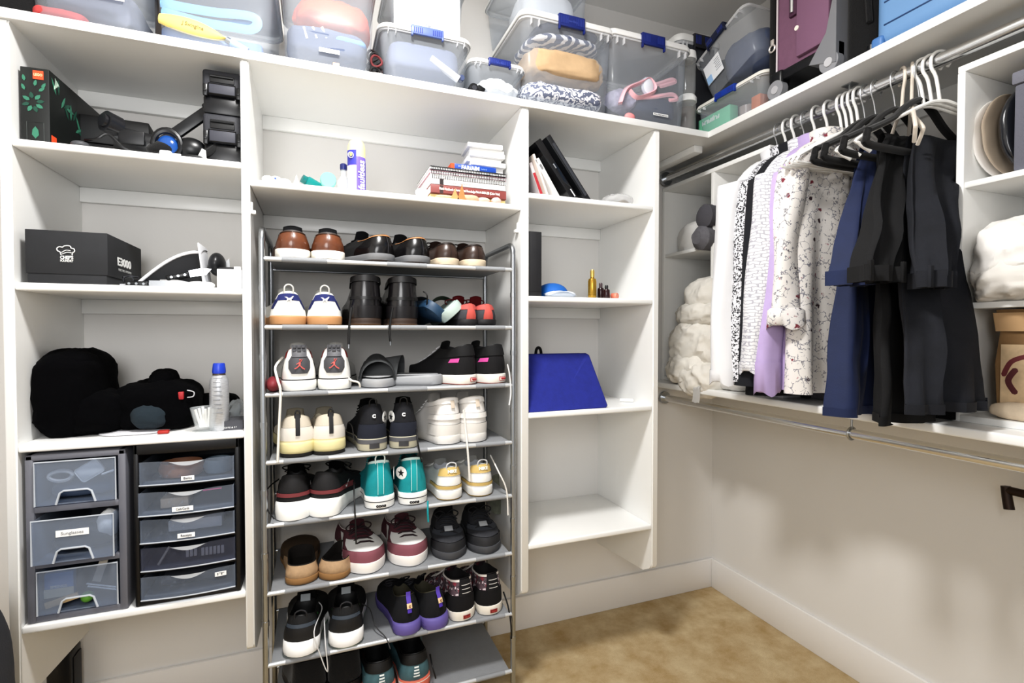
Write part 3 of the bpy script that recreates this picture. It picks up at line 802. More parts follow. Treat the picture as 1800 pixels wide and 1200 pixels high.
hang(RUN0, [(490, 842, YF+.09), (470, 860, YF+.02), (468, 890, YF+.0), (482, 912, YF-.01)], YF, BLACK, .002)
TEAL = M('#16939a', .8, bump=.25, bscale=400, var=.12, vscale=20)
for i, (px, yaw) in enumerate(((668, 0), (727, -2))):
    r = new_shoe(px, 4, yaw, f'{SD[i]} teal canvas high-top with white star patch and rubber sole, fifth tier')
    s = Shoe(r, L=.28, W=.115, sh=.036, st=.03, hc=.146, hi=.132, toe=.056, taper=.3, lean=.012, cf=.45, dip=.012)
    s.sole(M('#f2f1ed', .5), 1.035); s.stripe(M('#232326', .6), .60, .67, 'foxing_stripe', 1.055)
    s.upper(TEAL, [('collar_edge', M('#d7ece8', .6), lambda u, sl, sd: u > .94, .001)])
    s.heel_patch(.016, .094, .092, M('#1c9ca0', .85), 'back_strip', off=.0035)
    for dx in (-.0085, .0085): s.heel_patch(.0013, .094, .092, M('#cfeeea', .7), 'stitching', dx=dx, off=.0045)
    s.heel_patch(.036, .014, .012, M('#f5f4f0', .5), 'heel_label', sole=True, off=.0055)
    t = s.heel_text('cons', .013, .0125, M('#161618', .5), .03, .0006, 'brand_lettering', sole=True, ); t.location.y -= .003
    s.lining(M('#2a3a3c', .8)); s.tongue(TEAL, .012, .055); s.laces(M('#2aa6aa', .8), 6)
    sx = 1 if i == 0 else -1
    star_patch(s, sx*.043 if i == 0 else -.036, .034 if i == 0 else .022, .098, sx*R(80 if i == 0 else 42), rad=.02)
    if i == 0: s.loop_tab(M('#e6f2f0', .6), .018, .026)
hang(r, [(752, 880, YF-.0), (752, 900, YF-.012), (753, 917, YF-.013)], YF, TEAL, .003)
YW = M('#cfb473', .7)
for i, (px, yaw) in enumerate(((795, 5), (850, 3))):
    r = new_shoe(px, 4, yaw, f'{SD[i]} white sneaker with mustard yellow heel tab and band, fifth tier')
    s = Shoe(r, W=.108, sh=.03, hc=.104, hi=.09, toe=.055, taper=.2)
    s.sole(M('#f1f0ec', .5), 1.03, M('#c9a556', .6), .004)
    s.upper(M('#f0efec', .45), [('heel_tab', YW, lambda u, sl, sd: u > .66 and sl < .2, .003), ('heel_band', YW, lambda u, sl, sd: .06 < u < .24 and sl < .4, .003)])
    s.heel_text('NIKE', .013, .092, M('#f4f1e6', .5), .03, .0008, 'brand_lettering').location.y -= .002
    s.lining(M('#b9bcc2', .8)); s.tongue(M('#d9d9d6', .7), .02); s.laces(M('#efeeea', .8), 5)
    s.loop_tab(M('#d6d8da', .6), .014, .03)
hang(r, [(862, 800, YF+.06), (876, 828, YF), (890, 860, YF-.012), (893, 905, YF-.013)], YF, M('#e6e3dd', .8), .0026)

# --- tier 6
CORK = M('#ad9070', .85, bump=.4, bscale=120, var=.15, vscale=40)
for i, (px, yaw) in enumerate(((528, 3), (573, -28))):
    r = new_shoe(px, 5, yaw, f'{SD[i]} tan canvas slip-on with dark open heel, sixth rack tier', cat='slip-on', name='slip_on_shoe')
    s = Shoe(r, W=.118, sh=.018, hc=.052, hi=.064, toe=.046, cf=.5, taper=.12, dip=.004)
    s.sole(M('#8f6c44', .8), 1.02)
    s.upper(CORK, [('vamp', M('#4c3a26', .8, var=.3), lambda u, sl, sd: sl > .55)]); s.lining(M('#17120e', .9), .9)
for i, (px, yaw) in enumerate(((651, -12), (727, -6))):
    r = new_shoe(px, 5, yaw, f'{SD[i]} maroon and white sneaker with white toe cap and black laces, sixth tier', .006, toe_out=.285)
    s = Shoe(r, W=.124, sh=.03, st=.032, hc=.088, hi=.092, toe=.066, cf=.5)
    s.sole(M('#efece8', .5), 1.03)
    s.upper(M('#5f343d', .85, bump=.25), [('toe_band', M('#86525c', .9), lambda u, sl, sd: u < .26 and sl > .66, .002), ('toe_cap', M('#f1f0ee', .45), lambda u, sl, sd: .22 < u < .66 and sl > .80, .001),
            ('side_stripe', M('#ece9e6', .5), lambda u, sl, sd: .15 < u < .8 and (.46 < sl < .5 or .56 < sl < .6 or .38 < sl < .42), .0015)])
    s.lining(M('#e6e0dc', .8)); s.tongue(M('#6b3c45', .8), .026, .055); s.laces(M('#2a1a1e', .8), 5, bow=1)
for i, (px, yaw) in enumerate(((793, 6), (858, 4))):
    r = new_shoe(px, 5, yaw, f'{SD[i]} charcoal trail runner with square toe emblem, toe facing out, sixth tier', .006, toe_out=.27)
    s = Shoe(r, L=.27, W=.112, sh=.026, st=.024, hc=.085, hi=.098, toe=.058, cf=.5)
    DG = M('#35363b', .75, bump=.4, bscale=150, var=.3, vscale=25)
    s.sole(M('#4b4c50', .7), 1.06); s.upper(DG, [('toe_guard', M('#2a2b2f', .6), lambda u, sl, sd: u < .25 and sl > .7, .003), ('vamp_overlay', M('#45484f', .6), lambda u, sl, sd: .45 < u < .6 and sl > .7, .003)])
    s.lining(M('#1b1b1d', .8)); s.tongue(M('#1a1a1c', .8), .034, .055, .01); s.laces(M('#1d1d20', .8), 5, bow=1)
    p = s.vamp(.56, .007); q = s.vamp(.66, .007); a = math.atan2(q.z-p.z, q.y-p.y)
    mt = Matrix.Translation(p) @ Matrix.Rotation(a, 4, 'X')
    obj('emblem_frame', B().box(-.014, .014, -.012, .012, 0, .002, .001).xf(mt), M('#b9bcc0', .4), r); obj('emblem', B().box(-.0115, .0115, -.0095, .0095, .0015, .003, .001).xf(mt), M('#3d4047', .4), r)
    text('G', .013, M('#c9ccd0', .4), r, mt @ Vector((0, 0, .0032)), (a, 0, PI), name='emblem_letter')
p = at_y(878, 905, YF+.19)
solo('insole', B().loft([[Vector((p.x+(.034*math.cos(k*PI/9))*(1-.2*j), YF+.20+j*.02, TZ[5]+.09+.085*j+.03*math.sin(k*PI/9)*(1 if j else -1))) for k in range(18)] for j in (0, 1)]), M('#6f7266', .9, var=.3, vscale=60), 'grey-green insole standing up in the charcoal trail runner at the rack end', 'insole', loc=(p.x, YF+.2, TZ[5]+.09))

# --- tier 7
for i, (px, yaw) in enumerate(((523, -6), (605, -3))):
    r = new_shoe(px, 6, yaw, f'{SD[i]} black running shoe with white sole and green heel edge, seventh tier', -.004)
    s = Shoe(r, W=.128, sh=.042, st=.03, hc=.112, hi=.1, toe=.06, taper=.22, lean=.012, cf=.5)
    s.sole(M('#efefee', .45), 1.045, M('#43a84e', .5), .006, heel=.012)
    s.upper(M('#0f0f11', .8, bump=.2), [('heel_counter', M('#18181a', .6), lambda u, sl, sd: u < .6 and sl < .2, .002), ('heel_notch', M('#3e4650', .6), lambda u, sl, sd: .6 < u < .75 and sl < .1, .001), ('green_trim', M('#3f9e4c', .6), lambda u, sl, sd: .72 < u < .86 and .34 < sl < .4, .002)])
    s.lining(BLACK); s.tongue(BLACK, .03, .06, .004)
    y1, z1 = s.front(1); obj('tongue_label', B().box(-.014, .014, 0, .0015, -.01, .01).xf(Matrix.Translation((0, y1-.022, z1+.012)) @ Matrix.Rotation(R(-18), 4, 'X')), M('#9aa0a4', .5), r)
    s.laces(BLACK, 5); s.loop_tab(M('#26262a', .7), .016, .03)
    if i == 0: hang(r, [(560, 1058, YF+.12), (566, 1070, YF+.08), (552, 1110, YF-.012), (562, 1148, YF-.016), (576, 1180, YF-.016), (572, 1130, YF-.016), (570, 1085, YF+.05)], YF, M('#d9d9d9', .6), .0016)
    else: hang(r, [(634, 1060, YF+.12), (650, 1070, YF+.09), (660, 1100, YF+.04), (678, 1120, YF+.0), (686, 1140, YF-.013)], YF, M('#3b3b3d', .6), .0018)
for i, (px, yaw) in enumerate(((718, 6), (773, 22))):
    r = new_shoe(px, 6, yaw, f'{SD[i]} black mesh runner with purple sole and purple pull tab, seventh tier', -.006)
    s = Shoe(r, W=.112, sh=.034, hc=.112, hi=.1, toe=.055, taper=.3, lean=.018)
    s.sole(M('#665a9c', .6), 1.05, heel=.006)
    for k in (.32, .58): s.stripe(M('#534788', .6), k, k+.06, 'sole_groove', 1.065)
    s.upper(M('#101116', .9, bump=.2)); s.lining(M('#3d3a2c', .8)); s.tongue(M('#191a20', .8), .02); s.laces(M('#24242a', .7), 5, bow=1)
    s.heel_patch(.014, .04, .106, M('#5c45ad', .7), 'pull_tab', off=.006); s.heel_patch(.016, .014, .088, M('#e6c9a0', .6), 'tab_label', off=.0085); s.heel_patch(.013, .012, .074, M('#5137a8', .7), 'lower_tab', off=.006)
    s.heel_text('C', .009, .088, M('#8a5f34', .6), None, .0003, 'emblem').location.y -= .007
def floral_dark(): return spotted('#5b4a52', ((70, .35, '#d9cdd2', (1, 1, 1)), (45, .3, '#8e3a48', (1, 1, 1)), (90, .25, '#2a2a30', (1, 1, 1))))
for i, (px, yaw) in enumerate(((819, 12), (867, 6))):
    r = new_shoe(px, 6, yaw, f'{SD[i]} floral print high-top with black suede heel and white sole, seventh tier', .004)
    s = Shoe(r, L=.27, W=.112, sh=.03, hc=.132, hi=.124, toe=.055, taper=.2, cf=.45, dip=.006)
    s.sole(M('#e9e3d8', .5), 1.04)
    s.upper(floral_dark(), [('suede_heel', M('#121114', .95), lambda u, sl, sd: u < .5 and sl < .3, .002), ('heel_strip', M('#151417', .9), lambda u, sl, sd: u >= .5 and sl < .03, .003), ('collar_edge', M('#efe9e4', .6), lambda u, sl, sd: u > .94, .002)])
    for z in (.092, .104, .116): s.heel_patch(.03, .0016, z, M('#e8e4e0', .6), 'stitching', off=.006)
    vans_tab(s, .0155, .026, .012, M('#a8413c', .5), M('#7a2a2c', .5)); s.lining(M('#1d1a1c', .8)); s.tongue(floral_dark(), .014); s.laces(M('#e6e0da', .7), 6)
hang(r, [(885, 1040, YF+.05), (893, 1065, YF+.01), (898, 1095, YF-.012), (899, 1122, YF-.013)], YF, BLACK, .0028)

# --- tier 8 (bottom)
for i, (px, yaw) in enumerate(((668, 6), (730, 2))):
    r = new_shoe(px, 7, yaw, f'{SD[i]} teal and orange sneaker with black collar, bottom rack tier', .0)
    s = Shoe(r, W=.125, sh=.036, hc=.115, hi=.112, toe=.055, taper=.2, cf=.52, lean=.01)
    s.sole(M('#cc6a55', .6), 1.05, heel=.004); s.stripe(M('#efe9e4', .5), .7, .98, 'midsole_band', 1.06)
    s.upper(M('#4a6c75', .6, var=.25, vscale=30), [('collar', BLACK, lambda u, sl, sd: u > .62, .002)])
    for k in range(4): s.heel_patch(.02-.002*k, .005, .055+.009*k, M('#e7edee', .5), 'heel_chevron', off=.004)
    swoosh(s, M('#e9eef0', .4), -.043, .06, .06, R(-97), .02)
    s.lining(BLACK); s.tongue(BLACK, .03, .06); s.laces(BLACK, 5)
hang(r, [(756, 1150, YF+.05), (760, 1170, YF+.0), (766, 1192, YF-.012)], YF, BLACK, .0026)
for i, (px, yaw) in enumerate(((540, 6), (604, 2))):
    r = new_shoe(px, 7, yaw, f'{SD[i]} plain black tall boot in shadow, bottom rack tier', .03, cat='boot', name='tall_boot')
    s = Shoe(r, W=.13, sh=.03, hc=.145, hi=.14, toe=.06, taper=.1, cf=.45)
    s.sole(BLACK, 1.03); s.upper(BLACKC, [('heel_counter', M('#0d0d0f', .6), lambda u, sl, sd: u < .3 and sl < .3, .003)]); s.lining(BLACK); s.tongue(BLACKC, .02)
# ------------------------------------------------------------------ left bay, top shelf
BOXM = M('#151817', .5)
b0, b1 = at_y(30, 118, 1.6), at_y(83, 247, 1.6)
t = thing('toy_box', 'tall black toy-brick box printed with green plants at the left end of the top-left shelf', 'box', (-.641, 1.6, Z1), (0, 0, R(-3)))
bw, bh, bd = .058, .185, .33
obj('carton', B().box(-bw/2, bw/2, 0, bd, 0, bh, .002), BOXM, t)
leaf = M('#3a7a62', .5); leaf2 = M('#1b4a3b', .5); pale = M('#cfe6d4', .5)
def leaf_poly(l, w): return [(0, 0), (l*.3, w/2), (l*.7, w*.42), (l, 0), (l*.7, -w*.42), (l*.3, -w/2)]
def print_leaf(m, cx, cz, ang, l, w, side=False):
    ca, sa = math.cos(R(ang)), math.sin(R(ang))
    f = (lambda u, v, d: Vector((cx+u*ca-v*sa, -.0006-d, cz+u*sa+v*ca))) if not side else (lambda u, v, d: Vector((bw/2+.0006+d, cx+u*ca-v*sa, cz+u*sa+v*ca)))
    return leaf_poly(l, w), f
b, b2 = B(), B()
for k, a in enumerate((10, 50, 100, 150, 200, 245, 290, 330)):
    p, f = print_leaf(None, .007*math.cos(R(a))-.004, .10+.009*math.sin(R(a)), a, .0165, .009); (b if k % 2 else b2).prism(p, f, 0, .0003)
for x, z, a in ((-.02, .15, 100), (.0, .14, 80), (.014, .136, 60), (-.020, .128, 110), (.008, .128, 40)):
    p, f = print_leaf(None, x, z, a, .016, .007); b.prism(p, f, 0, .0003)
p, f = print_leaf(None, 0, .012, 90, .03, .014); b.prism(p, f, 0, .0003)
for k in range(16):
    p, f = print_leaf(None, .03+.012*k, .135-.006*k+.012*math.sin(k*2.1), 120-30*(k % 5), .04, .009, True); (b2 if k % 2 else b).prism(p, f, 0, .0003)
obj('printed_leaves', b, leaf, t, smooth=0); obj('printed_leaves', b2, leaf2, t, smooth=0)
bb = B()
for k in range(5):
    p, f = print_leaf(None, .02+.006*k, .145+.004*k, 60+22*k, .022, .006, True); bb.prism(p, f, .0003, .0006)
obj('printed_flowers', bb, pale, t, smooth=0)
obj('inset_frame', B().tube([(-.017, -.0008, .006), (.017, -.0008, .006), (.017, -.0008, .052), (-.017, -.0008, .052)], .0005, 4, True), M('#5c625f', .6), t)
lg = obj('logo_square', B().box(-.003, .018, -.0012, 0, .157, .178), M('#e2552f', .5), t)
text('LEGO', .0085, M('#f6d9a8', .5), lg, (.0075, -.0016, .1675), width=.017, bold=.0002)
obj('logo_square', B().box(bw/2, bw/2+.001, .006, .028, .003, .026), M('#e2552f', .5), t)

bx = at_y(143, 205, 1.78); bx2 = at_y(256, 240, 1.78)
t = thing('black_box', 'plain black lidded box behind the camera gear on the top-left shelf', 'box', ((bx.x+bx2.x)/2, 1.76, Z1), (0, 0, R(4)))
w = bx2.x-bx.x+.02
hb_ = bx.z-Z1
obj('body', B().box(-w/2, w/2, 0, .13, .0005, hb_*.45, .003), BLACKP, t); obj('lid', B().box(-w/2-.003, w/2+.003, -.003, .133, hb_*.45+.001, hb_, .004), M('#17181a', .5), t)
# camera stabiliser lying on the shelf
g = at_y(228, 245, 1.66)
t = thing('camera_gimbal', 'black folding camera stabiliser lying in the middle of the top-left shelf', 'camera gear', (g.x, 1.64, Z1)); t.scale = (1.3, 1.0, 1.45)
RUB = M('#141518', .4)
obj('motor', B().tube([(-.03, -.03, .055), (-.012, -.01, .05)], .019, 18).tube([(-.034, -.034, .056), (-.03, -.03, .055)], .012, 16), M('#1c1d21', .25), t)
obj('grip', B().tube([(-.02, 0, .035), (.05, .01, .025)], [.02, .023], 16).box(-.01, .035, -.026, -.018, .02, .045, .003), RUB, t)
obj('arm', B().box(-.011, .011, -.008, .008, 0, .125, .004).xf(Matrix.Translation((.05, .03, .035)) @ Matrix.Rotation(R(50), 4, 'Y')), M('#1a1b1e', .3), t)
obj('clamp', B().box(-.014, .014, -.012, .012, .115, .14, .003).box(-.018, -.011, -.012, .012, .13, .155, .002).xf(Matrix.Translation((.05, .03, .035)) @ Matrix.Rotation(R(50), 4, 'Y')), RUB, t)
obj('base', B().ball((.065, .0, .018), (.032, .04, .0175)), BLACKC, t)
solo('cable', B().tube(spline([at_y(150, 246, 1.62), at_y(170, 244, 1.6)+Vector((0, 0, .0)), at_y(190, 244, 1.6)+Vector((0, 0, .012)), at_y(215, 258, 1.6), (g.x+.03, 1.605, Z1+.004)], 8), .0035, 8), BLACKP, 'black cable curling along the front edge of the top-left shelf', 'cable', loc=(g.x-.08, 1.6, Z1))
g2 = at_y(136, 243, 1.6)
solo('dark_pouch', B().ball((g2.x, 1.625, Z1+.012), (.022, .03, .0118), None, 20, 12), M('#4b4c50', .5), 'small dark grey pouch on the shelf beside the toy-brick box', 'pouch', loc=(g2.x, 1.625, Z1))
g = at_y(322, 262, 1.63)
t = thing('sport_goggles', 'blue and black sport goggles with a strap on the top-left shelf beside the stacked cases', 'goggles', (g.x, 1.625, Z1)); t.scale = (1.1, 1, 1.5)
obj('lens', B().ball((-.03, .0, .022), (.026, .02, .022), None, 20, 14), M('#1f4e92', .15, coat=.6), t)
obj('frame', B().tube([(-.03+.029*math.cos(a), -.012, .026+.024*math.sin(a)) for a in [k*PI/10 for k in range(20)]], .006, 8, True).ball((.016, .01, .024), (.036, .03, .022), None, 18, 12), BLACKP, t)
obj('strap', B().tube(spline([(.02, 0, .03), (.05, -.01, .018), (.07, 0, .032), (.082, .03, .05)], 6), .007, 8), BLACKC, t)
g = at_y(290, 265, 1.59)
solo('white_charger', B().box(g.x-.014, g.x+.014, 1.59, 1.62, Z1+.0002, Z1+.016, .005, 3), WPLAS, 'small white charger block on the front edge of the top-left shelf', 'charger', loc=(g.x, 1.6, Z1))
g = at_y(308, 268, 1.59)
solo('white_earbud_case', B().box(g.x-.014, g.x+.014, 1.592, 1.63, Z1+.0002, Z1+.011, .004, 3), M('#e9e9ec', .3), 'flat white gadget beside the charger block on the top-left shelf', 'gadget', loc=(g.x, 1.6, Z1))
g = at_y(352, 262, 1.6)
solo('white_cardboard', B().prism([(-.012, 0), (.014, 0), (.012, .03), (.003, .034)], lambda u, v, d: Vector((g.x+u, 1.604+d, Z1+.0003+v)), 0, .004), PAPER, 'white cut card leaning against the lower black case', 'card', loc=(g.x, 1.604, Z1), smooth=0)
g = at_y(338, 272, 1.59)
solo('sunglasses', B().box(g.x-.025, g.x+.022, 1.582, 1.594, Z1+.0003, Z1+.009, .003).tube(spline([(g.x+.02, 1.588, Z1+.006), (g.x+.022, 1.63, Z1+.010), (g.x+.01, 1.67, Z1+.004)], 5), .0025, 6), BLACKP, 'folded black sunglasses on the front edge of the top-left shelf', 'sunglasses', loc=(g.x, 1.59, Z1))
# two stacked tool cases
CASE = M('#2c2d33', .6, bump=.2)
x0, x1 = at_y(358, 240, 1.62).x, -.191
def tool_case(label, z, h, w):
    t = thing('tool_case', label, 'case', ((x0+x1)/2, 1.62, z), group='black hard cases stacked on the top-left shelf')
    obj('lower_shell', B().box(-w/2, w/2, 0, .24, 0, h*.42, .006), BLACKP, t)
    obj('upper_shell', B().box(-w/2-.001, w/2+.001, -.006, .242, h*.42+.001, h, .008, 3), CASE, t)
    obj('handle_recess', B().box(-w*.32, w*.32, -.0085, -.003, h*.70, h*.88, .002), BLACK, t)
    obj('handle', B().tube([(-w*.30, -.009, h*.84), (w*.30, -.009, h*.84)], .004, 8), BLACKP, t)
    obj('front_panel', B().box(-w*.34, w*.34, -.0095, -.004, h*.44, h*.66, .002), M('#3a3b44', .6), t)
    obj('panel_rim', B().tube([(-w*.35, -.009, h*.435), (w*.35, -.009, h*.435), (w*.35, -.009, h*.665), (-w*.35, -.009, h*.665)], .0015, 6, True), BLACKP, t)
    for sx in (-1, 1): obj('latch', B().box(sx*w*.43-.006, sx*w*.43+.006, -.012, -.004, h*.36, h*.64, .003).box(sx*w*.43-.004, sx*w*.43+.004, -.0145, -.010, h*.46, h*.52, .001), BLACKP, t)
tool_case('black hard tool case with front handle, lower of the two stacked', Z1+.0005, .137, .094)
tool_case('black hard tool case with front handle, upper of the two stacked', Z1+.139, .118, .094)

# ------------------------------------------------------------------ left bay, second shelf
a, c = at_y(43, 401, 1.585), at_y(190, 497, 1.585)
t = thing('appliance_box', 'black cardboard appliance box with a white chef hat logo on the second left shelf', 'box', ((a.x+c.x)/2, 1.585, Z2))
w, h = c.x-a.x, a.z-Z2-.001; BB = M('#26272a', .75, var=.12, vscale=30)
obj('lower_tray', B().box(-w/2+.003, w/2-.003, .002, .266, .0005, h*.2, .001), BB, t)
obj('lid', B().box(-w/2, w/2, 0, .268, h*.185, h, .0015), BB, t)
PW = M('#eeeeec', .6)
lx, lz = -.002, h*.62
hat = [(lx+u*.001, -.001, lz+v*.001) for u, v in ((-10, -10), (-12, -3), (-17, 0), (-18, 6), (-13, 10), (-7, 9), (-4, 12), (3, 13.5), (9, 12), (10, 8), (16, 6), (17, 0), (13, -4), (12, -10))]
obj('hat_logo', B().tube(spline(hat, 3), .0012, 6).tube(spline([(lx-.009, -.001, lz-.004), (lx, -.001, lz+.002), (lx+.009, -.001, lz+.001)], 4), .0009, 6).tube(spline([(lx-.008, -.001, lz-.008), (lx+.002, -.001, lz-.003), (lx+.011, -.001, lz-.004)], 4), .0009, 6), PW, t)
text("CHEF'S", .0115, PW, t, (lx+.001, -.0008, lz-.0165), width=.026, bold=.0004, name='box_lettering'); text('FOUNDRY', .008, PW, t, (lx+.001, -.0008, lz-.0245), width=.026, bold=.0001, name='box_lettering')
text('E3000', .03, PW, t, (w/2+.0006, .12, h*.52), (R(90), 0, R(90)), width=.105, bold=.0009, name='box_lettering'); text('ELECTRIC CHOPPER', .009, M('#a9a9a7', .6), t, (w/2+.0006, .125, h*.36), (R(90), 0, R(90)), width=.10, name='box_lettering')
# black rim tray and knives
g = at_y(320, 480, 1.66)
t = thing('helmet_visor', 'black curved visor with a white rim tilted up on the second left shelf', 'visor', (g.x, 1.66, Z2))
def visor(a, c, o=0): 
    x = lerp(-.10, .055, a); z = .022+.098*math.sin(a*PI*.52)+o
    return Vector((x, .05-.09*c, z-.018*c-.006*(c*2-1)**2))
b = B().grid(lambda a, c: visor(a, c), 20, 8); bmesh.ops.solidify(b.bm, geom=b.bm.faces[:], thickness=.012); obj('shell', b, M('#1b1c22', .3), t)
obj('rim', B().tube([visor(k/20, 1)+Vector((0, -.001, .003)) for k in range(21)], .0042, 8), M('#e8e8ec', .4), t)
obj('side_board', B().box(-.002, .002, -.055, .06, -.003, .118, .001).xf(Matrix.Translation((.062, .0, .0055)) @ Matrix.Rotation(R(-6), 4, 'Y')), M('#d9dade', .5), t)
obj('end_cap', B().ball((.082, .03, .075), (.022, .05, .034), None, 18, 12), M('#17181b', .35), t)
obj('front_skirt', B().grid(lambda a, c: lerp(visor(a, 1)+Vector((0, .001, 0)), Vector((lerp(-.095, .052, a), -.035+.02*a, .0006)), c), 20, 4), M('#141519', .35), t)
def knife(label, px, py, Y, rz, L, ry=0, white=True, z=None):
    p = at_y(px, py, Y)
    t = thing('kitchen_knife', label, 'knife', (p.x, Y, Z2+.006 if z is None else z), (0, R(ry), R(rz)), 'loose kitchen knives on the second left shelf')
    obj('handle', B().box(-.055, 0, -.008, .008, -.007, .007, .004, 3), BLACKP, t)
    obj('blade', B().prism([(0, -.008), (L*.7, -.009), (L, .004), (L*.6, .011), (0, .010)], lambda u, v, d: Vector((u, d, v)), -.0007, .0007), M('#d9dce0', .2, .9), t, smooth=0)
    for k in (-.042, -.026, -.010): obj('rivet', B().tube([(k, -.0092, 0), (k, -.0075, 0)], .0032, 10), STEEL, t)
knife('kitchen knife with a short bright blade pointing right, under the visor', 333, 470, 1.625, 4, .055, -14, z=Z2+.038)
knife('kitchen knife lying lowest, pointing right at the shelf edge', 262, 492, 1.60, -2, .12, 0)
knife('kitchen knife crossing behind the others beside the black appliance box', 270, 486, 1.635, -22, .11, 2, z=Z2+.012)
g = at_y(228, 487, 1.61)
solo('wire_whisk', B().tube([(g.x-.012, 1.60, Z2+.022), (g.x, 1.61, Z2+.026), (g.x+.02, 1.61, Z2+.024)], .003, 8).tube([(g.x+.011*math.cos(k*PI/8), 1.6, Z2+.016+.0095*math.sin(k*PI/8)) for k in range(16)], .0018, 6, True).tube(spline([(g.x, 1.6, Z2+.008), (g.x-.006, 1.595, Z2+.003), (g.x-.016, 1.59, Z2+.002)], 4), .002, 6), M('#3b3c40', .3, .7), 'small black metal hook tool in front of the black appliance box', 'tool', loc=(g.x, 1.6, Z2))
g = at_y(352, 498, 1.60)
solo('folded_napkin', crumple((g.x, 1.615, Z2+.008), (.03, .03, .0085), .003, 40, 3, .7, 28, 14, Z2+.0005), PAPER, 'small white folded cloth in front of the white box on the second left shelf', 'cloth', loc=(g.x, 1.615, Z2))
a, c = at_y(381, 472, 1.60), at_y(427, 503, 1.60)
t = thing('white_carton', 'white open carton with papers at the right end of the second left shelf', 'box', ((a.x+c.x)/2, 1.60, Z2))
w = c.x-a.x; h = a.z-Z2
obj('carton', B().box(-w/2, w/2-.002, 0, .18, .0005, h, .002), M('#f0f1f3', .5), t); obj('black_lid', B().box(-w/2+.004, w/2-.006, .004, .176, h, h+.006, .002), BLACKP, t)
obj('paper_tag', B().box(w/2-.022, w/2-.004, -.001, .03, h-.008, h+.008, .001), PAPER, t)
g = at_y(390, 460, 1.66)
solo('clear_sleeve', B().prism([(0, 0), (.03, 0), (.028, .035)], lambda u, v, d: Vector((g.x+u-.015, 1.70+d, Z2+h+.008+v)), 0, .002), frosted('#cfd2d6', .5), 'clear plastic corner sleeve standing on the white open carton', 'sleeve', loc=(g.x, 1.70, Z2+h), smooth=0)

# ------------------------------------------------------------------ left bay, third shelf: dark clothes, bottle, glass
g = at_y(140, 700, 1.70)
CL = M('#050507', 1, bump=.6, bscale=90, spec=.1)
def heap(parts, z):
    b = B()
    for (c, r, amp, fr, sd, sq) in parts:
        q = crumple(c, r, amp, fr, sd, sq, 48, 30, z+.0005); me = bpy.data.meshes.new('t'); q.bm.to_mesh(me); q.bm.free(); b.bm.from_mesh(me); bpy.data.meshes.remove(me)
    return b
def pw(px, py, Y): return at_y(px, py, Y)
def hp(px0, py0, px1, py1, Y, ry, amp=.012, fr=14, sd=1, sq=.7):
    a, c = at_y(px0, py0, Y), at_y(px1, py1, Y)
    return ((a+c)/2, ((c.x-a.x)/2, ry, (a.z-c.z)/2), amp, fr, sd, sq)
t = thing('folded_jacket', 'bulky black jacket bundled at the left of the third left shelf', 'jacket', (g.x, 1.70, Z3))
obj('bundle', heap([hp(84, 618, 190, 760, 1.74, .12, .012, 16, 1, .55)], Z3), CL, t, True); obj('hood', heap([hp(86, 618, 175, 690, 1.70, .07, .010, 18, 2, .8)], Z3), CL, t, True); obj('sleeve', heap([hp(120, 690, 235, 752, 1.70, .08, .010, 18, 3, .7)], Z3), CL, t, True)
g = at_y(290, 700, 1.74)
t = thing('dark_backpack', 'black gym bag with red zip details slumped on the third left shelf', 'bag', (g.x, 1.74, Z3))
obj('body', heap([hp(212, 672, 352, 748, 1.74, .11, .012, 15, 5, .65)], Z3), CL, t, True); obj('top_flap', heap([hp(266, 652, 312, 700, 1.74, .05, .008, 20, 6, .7)], Z3), CL, t, True)
obj('pocket', heap([hp(232, 712, 300, 748, 1.65, .04, .006, 20, 7, .8)], Z3), M('#1d2931', .95, bump=.4, bscale=150), t, True)
obj('side', heap([hp(320, 695, 420, 742, 1.82, .06, .006, 20, 7, .5)], Z3), CL, t, True)
g = at_y(318, 692, 1.645)
obj('red_buckle', B().box(g.x-.007, g.x+.007, g.y-.004, g.y+.03, g.z-.016, g.z+.006, .003), M('#a3242a', .5), t, True)
g = at_y(332, 693, 1.645); obj('grey_cord', B().tube(spline([g+Vector((-.004, 0, .012)), g+Vector((.012, 0, .006)), g+Vector((.01, 0, -.006)), g+Vector((-.004, 0, -.008))], 6), .0016, 6), M('#b9b9bd', .6), t, True)
g = at_y(286, 742, 1.60); obj('red_zip', B().box(g.x-.014, g.x+.012, 1.603, 1.62, Z3+.001, Z3+.010, .003), M('#a8281f', .5), t, True)
g = at_y(230, 752, 1.62)
solo('grey_cloth', crumple((g.x, 1.66, Z3+.0035), (.08, .05, .0035), .002, 25, 9, .8, 40, 14, Z3+.0004), M('#d9d8dc', .9), 'flat pale grey cloth under the gym bag on the third left shelf', 'cloth', loc=(g.x, 1.66, Z3))
g = at_y(386, 735, 1.62); gt = at_y(386, 638, 1.62); H_ = gt.z-Z3
t = thing('spray_bottle', 'silver aerosol bottle with a royal blue cap on the third left shelf', 'bottle', (g.x, 1.62, Z3))
rr = (at_y(403, 700, 1.62).x-at_y(368, 700, 1.62).x)/2
obj('can', B().lathe([(rr*.9, .0005), (rr, .004), (rr, H_*.68), (rr*.92, H_*.76), (rr*.7, H_*.82)], 32), M('#c3c5c9', .35, .5, var=.25, vscale=60, stretch=(1, 1, 12)), t)
obj('collar', B().lathe([(rr*.66, H_*.82), (rr*.64, H_*.85)], 28), M('#4a4038', .4), t)
obj('cap', B().lathe([(rr*.68, H_*.85), (rr*.70, H_*.88), (rr*.62, H_*.98), (rr*.55, H_)], 28), M('#1f3fb4', .35), t)
b = B()
for k in range(9): b.box(-.012+.001*(k % 3), .012-.002*(k % 4), -.001, 0, .05+.012*k, .0515+.012*k)
